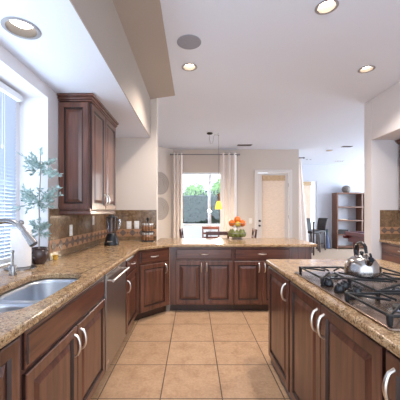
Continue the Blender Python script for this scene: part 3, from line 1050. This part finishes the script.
g1 = [(0.87, 1.765), (1.145, 1.765)]
g2 = [(1.10, 1.478)]
g3 = [(0.87, 1.165), (1.145, 1.165)]
grate(0.735, 1.28, 1.60, 1.925, g1).build('grate', 'iron', t, bevel=0.003, seg=1, world=True)
grate(0.885, 1.28, 1.345, 1.590, g2).build('grate', 'iron', t, bevel=0.003, seg=1, world=True)
grate(0.715, 1.28, 1.02, 1.305, g3).build('grate', 'iron', t, bevel=0.003, seg=1, world=True)
for c in g1 + g2 + g3:
    r = 1.3 if c in g2 else 1.0
    b = MB().lathe([(0.055 * r, 0.0102), (0.050 * r, 0.016), (0.036 * r, 0.018), (0.034 * r, 0.026)], (c[0], c[1], CZ), 22).build('burner', 'steel', t, world=True)
    MB().lathe([(0.036 * r, 0.0262), (0.038 * r, 0.031), (0.030 * r, 0.036), (0.003, 0.037)], (c[0], c[1], CZ), 22).build('burner_cap', 'iron', b, world=True)
for x, y in ((0.765, 1.585), (0.765, 1.47), (0.825, 1.53), (0.765, 1.365), (0.825, 1.415)):
    k = MB().lathe([(0.024, 0.0105), (0.026, 0.014), (0.026, 0.022), (0.022, 0.030), (0.020, 0.040), (0.017, 0.043), (0.002, 0.0435)], (x, y, CZ), 20).build('knob', 'black', t, world=True)
    MB().box(x - 0.0035, x + 0.0035, y - 0.018, y + 0.018, CZ + 0.0435, CZ + 0.051).build('knob_grip', 'black', k, world=True)

KX, KY, KZ = 1.0, 1.665, CZ + 0.0525
t = thing('tea_kettle', 'polished steel tea kettle with black arched handle on the cooktop', 'kettle', (KX, KY, KZ), math.atan2(-1.0, -0.10))
t.scale = (0.9, 0.9, 0.93)
MB().lathe([(0.096, 0), (0.102, 0.005), (0.103, 0.02), (0.101, 0.048), (0.094, 0.078), (0.079, 0.099), (0.058, 0.111), (0.040, 0.115)], (0, 0, 0), 40).build('body', 'kettle', t)
lid = MB().lathe([(0.043, 0.1135), (0.043, 0.118), (0.034, 0.126), (0.01, 0.130)], (0, 0, 0), 28).build('lid', 'kettle', t)
MB().lathe([(0.006, 0.129), (0.010, 0.134), (0.014, 0.142), (0.010, 0.150), (0.002, 0.152)], (0, 0, 0), 14).build('lid_knob', 'black', lid)
MB().tube([(0.066, 0, 0.078), (0.095, 0, 0.095), (0.116, 0, 0.116)], [0.024, 0.020, 0.017], 14).build('spout', 'kettle', t)
MB().tube([(0.110, 0, 0.110), (0.119, 0, 0.119)], 0.0175, 14).tube([(0.116, 0, 0.125), (0.110, 0, 0.142), (0.104, 0, 0.150)], [0.008, 0.007, 0.006], 8).build('spout_cap', 'black', t)
pts = [(-0.060, 0, 0.106), (-0.068, 0, 0.12)]
for i in range(9):
    a = math.radians(200 - 160 * i / 8)
    pts.append((-0.010 + 0.074 * math.cos(a), 0, 0.146 + 0.058 * math.sin(a)))
pts.append((0.058, 0, 0.145))
MB().tube(pts, [0.006, 0.008] + [0.011] * 9 + [0.009], 10).build('handle', 'black', t)
MB().tube([(0.060, 0, 0.138), (0.052, 0, 0.112)], 0.006, 8).build('handle_bracket', 'kettle', t)


# ------------------------------------------------------------------ fruit stand on the peninsula
FX_, FY_, FZ_ = 0.685, 4.42, 0.914
t = thing('fruit_stand', 'two-tier wire fruit stand on the peninsula counter', 'fruit stand', (FX_, FY_, FZ_))


def ringp(r, z, n=28):
    return [(r * math.cos(2 * PI * i / n), r * math.sin(2 * PI * i / n), z) for i in range(n)]


MB().tube([(0, 0, 0.02), (0, 0, 0.35)], 0.004, 8).build('post', 'rod', t)
MB().tube(ringp(0.09, 0.004), 0.004, 6, closed=True).build('foot_ring', 'rod', t)
for nm, zb, r0, r1, h in (('basket', 0.025, 0.07, 0.150, 0.075), ('basket', 0.190, 0.06, 0.130, 0.060)):
    m = MB().tube(ringp(r1, zb + h), 0.003, 6, closed=True).tube(ringp(r0, zb), 0.003, 6, closed=True).tube(ringp((r0 + r1) / 2 + 0.012, zb + h * 0.45), 0.002, 5, closed=True)
    for i in range(16):
        a = 2 * PI * i / 16
        m.tube([(0.004 * math.cos(a), 0.004 * math.sin(a), zb - 0.002), (r0 * math.cos(a), r0 * math.sin(a), zb), (((r0 + r1) / 2 + 0.012) * math.cos(a), ((r0 + r1) / 2 + 0.012) * math.sin(a), zb + h * 0.45), (r1 * math.cos(a), r1 * math.sin(a), zb + h)], 0.0018, 4)
    m.build(nm, 'rod', t)
for k in range(3):
    a = 2 * PI * k / 3 + 0.4
    MB().tube([(0.07 * math.cos(a), 0.07 * math.sin(a), 0.025), (0.09 * math.cos(a), 0.09 * math.sin(a), 0.004)], 0.003, 6).build('foot', 'rod', t)


def fruit(name, label, cat, loc, prof, mat, group):
    t = thing(name, label, cat, (FX_ + loc[0], FY_ + loc[1], FZ_ + loc[2]), random.uniform(0, 6), group)
    MB().lathe(prof, (0, 0, 0), 16).build('flesh', mat, t)
    MB().tube([(0, 0, prof[-1][1] - 0.004), (0.003, 0.002, prof[-1][1] + 0.008)], 0.002, 5).build('stem', 'stem', t)


def round_prof(r, dz=1.0):
    return [(max(0.002, r * math.sin(PI * i / 9)), r * dz * (1 - math.cos(PI * i / 9))) for i in range(10)]


PEAR = [(0.004, 0), (0.028, 0.005), (0.043, 0.026), (0.044, 0.050), (0.034, 0.080), (0.024, 0.102), (0.017, 0.116), (0.004, 0.122)]
fruit('orange', 'orange at the left rim of the upper fruit tier', 'orange', (-0.082, -0.02, 0.199), round_prof(0.052), 'orange', 'oranges on the fruit stand')
fruit('orange', 'large orange on top of the upper fruit tier', 'orange', (0.004, -0.02, 0.252), round_prof(0.053), 'orange', 'oranges on the fruit stand')
fruit('orange', 'orange at the right rim of the upper fruit tier', 'orange', (0.080, -0.030, 0.197), round_prof(0.052), 'orange', 'oranges on the fruit stand')
fruit('orange', 'orange at the back of the upper fruit tier', 'orange', (0.02, 0.082, 0.199), round_prof(0.050), 'orange', 'oranges on the fruit stand')
fruit('apple', 'yellow-green apple low in the middle of the upper fruit tier', 'apple', (0.0, -0.088, 0.197), round_prof(0.042), 'apple', None)
for nm, a, r in (('far left', 180, 0.098), ('front left', 222, 0.098), ('front centre', 262, 0.100), ('front right', 304, 0.100), ('far right', 348, 0.098), ('back right', 40, 0.092), ('back left', 130, 0.092)):
    a = math.radians(a)
    fruit('pear', f'green pear in the lower fruit tier, {nm}', 'pear', (r * math.cos(a), r * math.sin(a), 0.032), PEAR, 'green_fruit', 'green pears on the fruit stand')

# ------------------------------------------------------------------ dining set in the nook
TX, TY = 0.46, 5.74
t = thing('dining_table', 'round dark wood dining table in the breakfast nook', 'table', (TX, TY, 0))
MB().lathe([(0.50, 0.715), (0.52, 0.72), (0.52, 0.745), (0.51, 0.75), (0.01, 0.75)], (0, 0, 0), 48).build('tabletop', 'chair_wood', t)
MB().lathe([(0.05, 0.06), (0.07, 0.2), (0.05, 0.45), (0.09, 0.714)], (0, 0, 0), 20).build('pedestal', 'chair_wood', t)
for k in range(4):
    a = PI / 4 + k * PI / 2
    MB().bar((0.03 * math.cos(a), 0.03 * math.sin(a), 0.12), (0.36 * math.cos(a), 0.36 * math.sin(a), 0.025), 0.06, 0.05).build('leg', 'chair_wood', t)


def make_chair(label, loc, rz):
    """back at local -y, seat forward to +y"""
    t = thing('dining_chair', label, 'chair', loc, rz, 'dining chairs round the nook table')
    MB().box(-0.20, 0.20, 0.01, 0.41, 0.44, 0.475).build('seat', 'chair_wood', t, bevel=0.01)
    for x in (-0.18, 0.18):
        MB().bar((x, 0.38, 0.44), (x, 0.385, 0), 0.036).build('leg', 'chair_wood', t)
        m = MB()
        for a, b in (((x, 0.03, 0), (x, 0.025, 0.46)), ((x, 0.025, 0.46), (x * 1.04, -0.035, 1.0))):
            m.bar(a, b, 0.034)
        m.build('leg', 'chair_wood', t)
    MB().box(-0.20, 0.20, -0.048, -0.022, 0.935, 1.0).build('top_rail', 'chair_wood', t, bevel=0.006)
    for z in (0.62, 0.72, 0.82):
        MB().box(-0.168, 0.168, -0.036 + (1 - z) * 0.11, -0.020 + (1 - z) * 0.11, z, z + 0.045).build('back_slat', 'chair_wood', t)
    return t


ch = make_chair('ladder-back dining chair on the near side of the nook table, back towards the peninsula', (0.42, 4.93, 0), 0)
dup(ch, (0.40, 6.53, 0), PI, 'ladder-back dining chair on the window side of the nook table')
dup(ch, (-0.22, 5.70, 0), -PI / 2 - 0.05, 'dining chair seen edge-on at the left of the nook table')
dup(ch, (1.20, 5.66, 0), PI / 2 - 0.06, 'dining chair seen edge-on at the right of the nook table, by the fruit stand')

# pendant
t = thing('pendant_lamp', 'yellow glass pendant lamp on a thin swagged cord over the nook', 'pendant lamp', (0.55, 6.24, H))
MB().lathe([(0.065, 0), (0.065, -0.014), (0.05, -0.026), (0.01, -0.03)], (0.36, 6.24, H), 22).build('canopy', 'dark', t, world=True)
hk = MB().tube([(0.545, 6.24, H), (0.545, 6.24, 3.05), (0.55, 6.24, 3.035), (0.56, 6.24, 3.04), (0.562, 6.24, 3.055)], 0.004, 6).build('ceiling_hook', 'dark', t, world=True)
pts = [(0.36, 6.24, 3.07), (0.355, 6.24, 2.95), (0.375, 6.24, 2.87), (0.41, 6.24, 2.86), (0.435, 6.24, 2.92), (0.445, 6.24, 3.02), (0.47, 6.24, 3.06), (0.52, 6.24, 3.055), (0.552, 6.24, 3.038), (0.555, 6.24, 2.9), (0.555, 6.24, 1.75)]
MB().tube(pts, 0.0035, 6).build('cord', 'rod', t, world=True)
MB().lathe([(0.010, 1.76), (0.026, 1.745), (0.033, 1.735), (0.024, 1.70), (0.020, 1.66), (0.028, 1.60), (0.034, 1.585)], (0.555, 6.24, 0), 20).build('neck', 'amber', t, world=True)
MB().lathe([(0.030, 1.583), (0.045, 1.57), (0.062, 1.51), (0.078, 1.43), (0.080, 1.40), (0.074, 1.40), (0.058, 1.50), (0.038, 1.57)], (0.555, 6.24, 0), 24, cap0=False, cap1=False).build('shade', 'yellow_glass', t, world=True)
MB().ball((0.555, 6.24, 1.47), 0.028, 12).build('bulb', 'bulb', t, world=True)
l = bpy.data.lights.new('lamp_glow', 'POINT')
l.energy = 50
l.color = (1.0, 0.86, 0.66)
l.shadow_soft_size = 0.05
o = bpy.data.objects.new('lamp_glow', l)
C.objects.link(o)
o.parent = t
o.location = (0.005, 0, 1.385 - H)

# discs
na = Vector((1, -1, 0)).normalized()
for lab, z in (('round woven grey-brown wall disc, the upper of the pair left of the curtain', 2.115), ('round woven grey-brown wall disc, the lower of the pair left of the curtain', 1.43)):
    cx, cy = -0.91, 7.55
    t = thing('wall_disc', lab, 'wall decor', (cx, cy, z), 0, 'woven wall discs')
    rot = na.to_track_quat('Z', 'Y').to_matrix().to_4x4()
    MB().lathe([(0.29, 0.002), (0.305, 0.006), (0.305, 0.018), (0.26, 0.024), (0.12, 0.018), (0.01, 0.016)], (0, 0, 0), 40).xf(rot).build('disc', 'disc', t)
    m = MB()
    for r in (0.27, 0.22, 0.17, 0.12):
        m.tube([(r * math.cos(2 * PI * i / 36), r * math.sin(2 * PI * i / 36), 0.022) for i in range(36)], 0.006, 6, closed=True)
    m.xf(rot).build('coil', 'disc', t)


# ------------------------------------------------------------------ ceiling fittings
def can(label, x, y, z, r, power, col, bulb='bulb', baffle='bronze'):
    t = thing('recessed_light', label, 'ceiling light', (x, y, z), 0, 'recessed ceiling lights')
    MB().lathe([(r - 0.002, 0.0), (r + 0.016, -0.001), (r + 0.018, -0.004), (r + 0.012, -0.007), (r - 0.004, -0.006)], (0, 0, 0), 32, cap0=False, cap1=False).build('trim_ring', 'ring', t)
    MB().lathe([(r - 0.004, -0.005), (r * 0.93, 0.03), (r * 0.82, 0.075), (r * 0.8, 0.078), (r * 0.95, 0.03), (r - 0.0015, 0)], (0, 0, 0), 32, cap0=False, cap1=False).build('baffle', baffle, t)
    MB().lathe([(r * 0.84, 0.066), (r * 0.78, 0.042), (r * 0.5, 0.026), (0.002, 0.022)], (0, 0, 0), 28).build('bulb', bulb, t)
    l = bpy.data.lights.new('lamp_glow', 'SPOT')
    l.energy = power
    l.color = col
    l.spot_size = math.radians(130)
    l.spot_blend = 0.8
    l.shadow_soft_size = 0.05
    o = bpy.data.objects.new('lamp_glow', l)
    C.objects.link(o)
    o.parent = t
    o.location = (0, 0, -0.012)
    return t


WARM = (1.0, 0.90, 0.80)
can('recessed ceiling light above the island, nearest the camera', *CANS['k1'], H, RC, 60, WARM)
can('recessed ceiling light near the right wall niche', *CANS['k2'], H, RC, 60, WARM)
can('glowing recessed ceiling light just beyond the round speaker', *CANS['k3'], H, RC, 80, WARM)
can('small recessed ceiling light in the living room ceiling', *CANS['l1'], H, RC, 20, WARM)
can('large recessed light in the soffit above the sink', *SCAN, 2.455, 0.088, 10, (1, 0.93, 0.85), 'bulb_cool')
for i, x in enumerate((3.80, 3.92)):
    t = thing('ceiling_spot', ('left', 'right')[i] + ' one of two tiny ceiling spots above the far living room window', 'ceiling light', (x, 9.39, H), 0, 'tiny living room ceiling spots')
    MB().lathe([(0.03, 0), (0.032, -0.004), (0.022, -0.006), (0.001, -0.006)], (0, 0, 0), 16).build('trim_ring', 'bronze', t)
t = thing('ceiling_speaker', 'round grey ceiling speaker above the aisle', 'speaker', (-0.047, 2.90, H))
MB().lathe([(0.124, 0), (0.126, -0.004), (0.120, -0.008), (0.116, -0.007)], (0, 0, 0), 40, cap1=False).build('rim', 'speaker', t)
MB().lathe([(0.117, -0.0065), (0.06, -0.008), (0.001, -0.0085)], (0, 0, 0), 40).build('grille', 'speaker', t)


def vent(label, x, y, w, d, mat='vent'):
    t = thing('ceiling_vent', label, 'vent', (x, y, H), 0, 'ceiling vents')
    m = MB()
    m.box(-w / 2, w / 2, -d / 2, -d / 2 + 0.02, -0.008, 0).box(-w / 2, w / 2, d / 2 - 0.02, d / 2, -0.008, 0).box(-w / 2, -w / 2 + 0.02, -d / 2 + .02, d / 2 - .02, -0.008, 0).box(w / 2 - 0.02, w / 2, -d / 2 + .02, d / 2 - .02, -0.008, 0)
    m.build('frame', mat, t)
    MB().box(-w / 2 + 0.02, w / 2 - 0.02, -d / 2 + 0.02, d / 2 - 0.02, -0.002, -0.0005).build('backing', 'dark', t)
    m = MB()
    k = 10
    for i in range(k):
        xx = -w / 2 + 0.025 + (w - 0.05) * i / (k - 1)
        m.bar((xx, -d / 2 + 0.02, -0.006), (xx, d / 2 - 0.02, -0.006), 0.008, 0.003)
    m.build('louvres', mat, t)


vent('dark louvred ceiling vent in front of the patio door', 1.34, 7.36, 0.38, 0.16)
vent('grey ceiling vent beside the living room recessed light', 4.12, 7.52, 0.26, 0.12)
vent('pale ceiling vent in the far living room ceiling', 5.02, 9.66, 0.34, 0.14, 'white_trim')

# ------------------------------------------------------------------ living room
BX0, BX1, BY0, BY1 = 5.17, 6.30, 10.10, 10.47
t = thing('bookshelf', 'tall open walnut bookshelf against the living room back wall', 'bookshelf', (5.7, 10.3, 0))
TH = 0.045
MB().box(BX0, BX0 + TH, BY0, BY1, 0.0, 2.0).build('side_panel', 'shelf_wood', t, world=True)
MB().box(BX1 - TH, BX1, BY0, BY1, 0.0, 2.0).build('side_panel', 'shelf_wood', t, world=True)
MB().box(BX0 - 0.005, BX1 + 0.005, BY0 - 0.005, BY1, 2.0, 2.045).build('top_board', 'shelf_wood', t, world=True)
MB().box(BX0 + 0.90, BX0 + 0.945, BY0 + 0.005, BY1, 0.095, 1.999).build('divider', 'shelf_wood', t, world=True)
for z in (1.50, 1.01, 0.50, 0.055):
    MB().box(BX0 + TH, BX1 - TH, BY0 + 0.003, BY1, z, z + 0.04).build('shelf', 'shelf_wood', t, world=True)
t = thing('round_vase', 'round grey ceramic vase on top of the bookshelf', 'vase', (5.60, 10.28, 2.045))
MB().lathe([(0.07, 0), (0.09, 0.005), (0.135, 0.06), (0.152, 0.13), (0.138, 0.20), (0.09, 0.245), (0.055, 0.255), (0.05, 0.25), (0.01, 0.24)], (0, 0, 0), 32).build('body', 'vase_grey', t)
MB().lathe([(0.052, 0.254), (0.058, 0.262), (0.050, 0.266), (0.044, 0.256)], (0, 0, 0), 24, cap0=False, cap1=False).build('lip', 'vase_grey', t)
t = thing('media_box', 'black box on the lower shelf of the bookshelf', 'box', (5.42, 10.25, 0.54))
MB().box(-0.19, 0.19, -0.12, 0.12, 0.0, 0.16).build('case', 'black', t, bevel=0.006)
MB().box(-0.17, 0.17, -0.123, -0.12, 0.03, 0.13).build('front_panel', 'dark', t)
t = thing('media_box', 'thin black device on the lower shelf near the right divider', 'box', (5.97, 10.25, 0.54))
MB().box(-0.09, 0.09, -0.1, 0.1, 0.0, 0.05).build('case', 'black', t, bevel=0.005)
t = thing('open_book', 'open cream book lying on the middle shelf of the bookshelf', 'book', (5.44, 10.22, 1.05))
for s in (-1, 1):
    MB().loft([[(s * 0.002, y, 0.004), (s * 0.06, y, 0.003), (s * 0.13, y, 0.003), (s * 0.13, y, 0.014), (s * 0.06, y, 0.036), (s * 0.002, y, 0.022)] for y in (-0.09, 0.09)]).build('pages', 'paper_book', t)
MB().box(-0.135, 0.135, -0.095, 0.095, 0, 0.003).build('cover', 'amber', t)
t = thing('tall_vase', 'tall tapering blue-grey floor vase beside the bookshelf', 'vase', (4.90, 10.28, 0.008))
MB().lathe([(0.10, 0), (0.115, 0.01), (0.105, 0.15), (0.07, 0.40), (0.042, 0.56), (0.034, 0.66), (0.042, 0.70), (0.036, 0.70), (0.028, 0.65), (0.004, 0.6)], (0, 0, 0), 24).build('body', 'vase_blue', t)
MB().lathe([(0.038, 0.58), (0.043, 0.60), (0.037, 0.655), (0.033, 0.65)], (0, 0, 0), 20, cap0=False, cap1=False).build('neck_band', plain('green_glaze', (58, 92, 74), 0.3), t)
t = thing('wall_ledge', 'small orange-brown wooden ledge on the back wall behind the bar stools', 'shelf', (4.62, 10.4, 0.66))
MB().box(4.42, 4.82, 10.34, 10.498, 0.645, 0.695).build('board', 'amber', t, world=True)
for x in (4.5, 4.74):
    MB().loft([[(x - .012, 10.498, .50), (x - .012, 10.498, .644), (x - .012, 10.38, .644)], [(x + .012, 10.498, .50), (x + .012, 10.498, .644), (x + .012, 10.38, .644)]]).build('bracket', 'amber', t, world=True)


def make_stool(label, loc, rz):
    t = thing('bar_stool', label, 'bar stool', loc, rz, 'bar stools in the living room')
    MB().box(-0.185, 0.185, -0.185, 0.185, 0.62, 0.70).build('seat', 'leather', t, bevel=0.02, seg=3)
    rings = []
    for i in range(7):
        s = i / 6
        z = 0.68 + 0.44 * s
        y0 = 0.17 + 0.10 * s * s
        hw = 0.165 + 0.025 * s
        rings.append([(-hw, y0, z), (-hw * 0.4, y0 + 0.018, z), (hw * 0.4, y0 + 0.018, z), (hw, y0, z), (hw, y0 + 0.045, z), (hw * .4, y0 + 0.06, z), (-hw * .4, y0 + 0.06, z), (-hw, y0 + 0.045, z)])
    MB().loft(rings).build('backrest', 'leather', t, bevel=0.01)
    for x in (-1, 1):
        for y in (-1, 1):
            MB().bar((x * 0.165, y * 0.165, 0.63), (x * 0.178, y * 0.178, 0.0), 0.036).build('leg', 'wood_dark', t)
    m = MB()
    for a, b in (((-1, -1), (1, -1)), ((1, -1), (1, 1)), ((1, 1), (-1, 1)), ((-1, 1), (-1, -1))):
        m.bar((a[0] * 0.182, a[1] * 0.182, 0.22), (b[0] * 0.182, b[1] * 0.182, 0.22), 0.022)
    m.build('foot_rail', 'wood_dark', t)
    return t


stl = make_stool('dark leather bar stool with high back, right one of the pair, by the wooden ledge', (4.36, 9.85, 0.008), -1.1)
dup(stl, (3.95, 9.36, 0.008), 0.4, 'dark leather bar stool, left one of the pair, partly behind the flared drape')

t = thing('pub_table', 'narrow dark bar-height table post between the two bar stools', 'table', (3.75, 8.75, 0.008), -0.405)
MB().box(-0.03, 0.03, -0.20, 0.20, 1.0, 1.035).build('tabletop', 'wood_dark', t, bevel=0.004)
for y in (-0.16, 0.16):
    MB().box(-0.022, 0.022, y - 0.022, y + 0.022, 0, 1.0).build('leg', 'wood_dark', t)

PZ = 0.008
t = thing('pool_table', 'glossy maroon pool table corner showing past the right wall', 'pool table', (4.9, 7.2, PZ))
px0, px1, py0, py1 = 4.13, 6.5, 6.45, 7.65
MB().plate([(px0, py0), (px1, py0), (px1, py1), (px0, py1)], [[(px0 + .14, py0 + .14), (px1 - .14, py0 + .14), (px1 - .14, py1 - .14), (px0 + .14, py1 - .14)]], 0.71, 0.81).build('rail', 'maroon', t, bevel=0.012, world=True)
MB().box(px0 + .141, px1 - .141, py0 + .141, py1 - .141, 0.7, 0.785).build('playing_bed', 'felt', t, world=True)
MB().box(px0 + .06, px1 - .06, py0 + .06, py1 - .06, 0.54, 0.699).build('cabinet_frame', 'maroon', t, world=True)
for x in (px0 + .2, px1 - .2):
    for y in (py0 + .2, py1 - .2):
        MB().lathe([(0.06, 0), (0.07, 0.03), (0.05, 0.08), (0.07, 0.30), (0.08, 0.45), (0.09, 0.53)], (x, y, PZ), 18).build('leg', 'maroon', t, world=True)
for x in (px0 + .02, px1 - .02):
    for y in (py0 + .02, py1 - .02):
        MB().lathe([(0.06, 0.63), (0.075, 0.66), (0.075, 0.700), (0.07, 0.705)], (x, y, 0), 16).build('pocket', 'maroon', t, world=True)

# ------------------------------------------------------------------ outside the breakfast window
def bush(name, label, cat, c, r, n, mat, group=None, L=0.16, q=1.0):
    t = thing(name, label, cat, (c[0], c[1], -0.12), 0, group)
    m = MB()
    rings = []
    k = 10
    for i in range(k + 1):
        ph = PI * i / k
        rings.append([(r[0] * 0.8 * max(0.02, math.sin(ph)) ** q * math.cos(2 * PI * j / 16) * random.uniform(.9, 1.1), r[1] * 0.8 * max(0.02, math.sin(ph)) ** q * math.sin(2 * PI * j / 16) * random.uniform(.9, 1.1), c[2] + 0.12 - r[2] * 0.85 * math.cos(ph)) for j in range(16)])
    m.loft(rings)
    for i in range(n):
        a = random.uniform(0, 2 * PI)
        u = random.uniform(-1, 1)
        s = math.sqrt(1 - u * u) ** q
        d = Vector((s * math.cos(a), s * math.sin(a), u))
        p = Vector((d.x * r[0] * random.uniform(.75, 1.0), d.y * r[1] * random.uniform(.75, 1.0), c[2] + 0.12 + d.z * r[2] * random.uniform(.75, 1.0)))
        leaf(m, p, d + Vector((random.uniform(-1, 1), random.uniform(-1, 1), random.uniform(-.5, 1))), L, L * 0.6)
    m.build('foliage', mat, t, smooth=False)
    MB().tube([(0, 0, 0), (0, 0, max(0.2, c[2] - r[2] * 0.5 + .12))], 0.05, 8).build('trunk', 'bark', t)


bush('hedge', 'long dark green clipped hedge outside the breakfast window', 'hedge', (0.1, 12.2, 0.98), (2.1, 0.5, 1.28), 3000, 'hedge', None, 0.13, 0.35)
for x, y, z, lab in ((-1.25, 14.6, 2.2, 'light green tree crown at the left beyond the hedge'), (0.1, 14.2, 1.9, 'light green tree crown in the middle beyond the hedge'), (1.45, 14.0, 2.1, 'light green tree crown at the right beyond the hedge')):
    bush('garden_tree', lab, 'tree', (x, y, z), (0.62, 0.6, 0.85), 700, 'lime', 'light trees beyond the hedge', 0.15, 0.8)
t = thing('garden_wall', 'low white garden wall in front of the dark hedge outside', 'wall', (0, 11.3, -0.12))
MB().box(-3, 4, 11.25, 11.4, -0.12, 0.82).build('masonry', 'stucco', t, world=True)
MB().box(-3.02, 4.02, 11.22, 11.43, 0.82, 0.87).build('coping', 'stucco', t, world=True)
t = thing('palm_trunk', 'slender pale palm trunk outside the breakfast window', 'tree trunk', (0.60, 10.6, -0.12))
MB().tube([(0, 0, 0), (0.01, 0, 0.9), (-0.01, 0, 1.8), (0.02, 0, 2.9)], [0.085, 0.07, 0.055, 0.05], 12).build('trunk', 'bark', t)
MB().lathe([(0.14, 0), (0.15, 0.03), (0.09, 0.12), (0.08, 0.14)], (0, 0, 0), 16).build('root_flare', 'bark', t)
t = thing('neighbour_house', 'pale neighbouring house roof showing between the trees outside', 'house', (-1.4, 18, -0.12))
MB().box(-4.4, 1.2, 18, 21, -0.12, 2.3).build('wall', 'stucco', t, world=True)
MB().loft([[(-4.6, 17.8, 2.3), (1.5, 17.8, 2.3), (1.5, 21.2, 2.3), (-4.6, 21.2, 2.3)], [(-3.4, 19.4, 3.3), (-0.6, 19.4, 3.3), (-0.6, 19.6, 3.3), (-3.4, 19.6, 3.3)]]).build('roof', 'concrete', t, world=True)
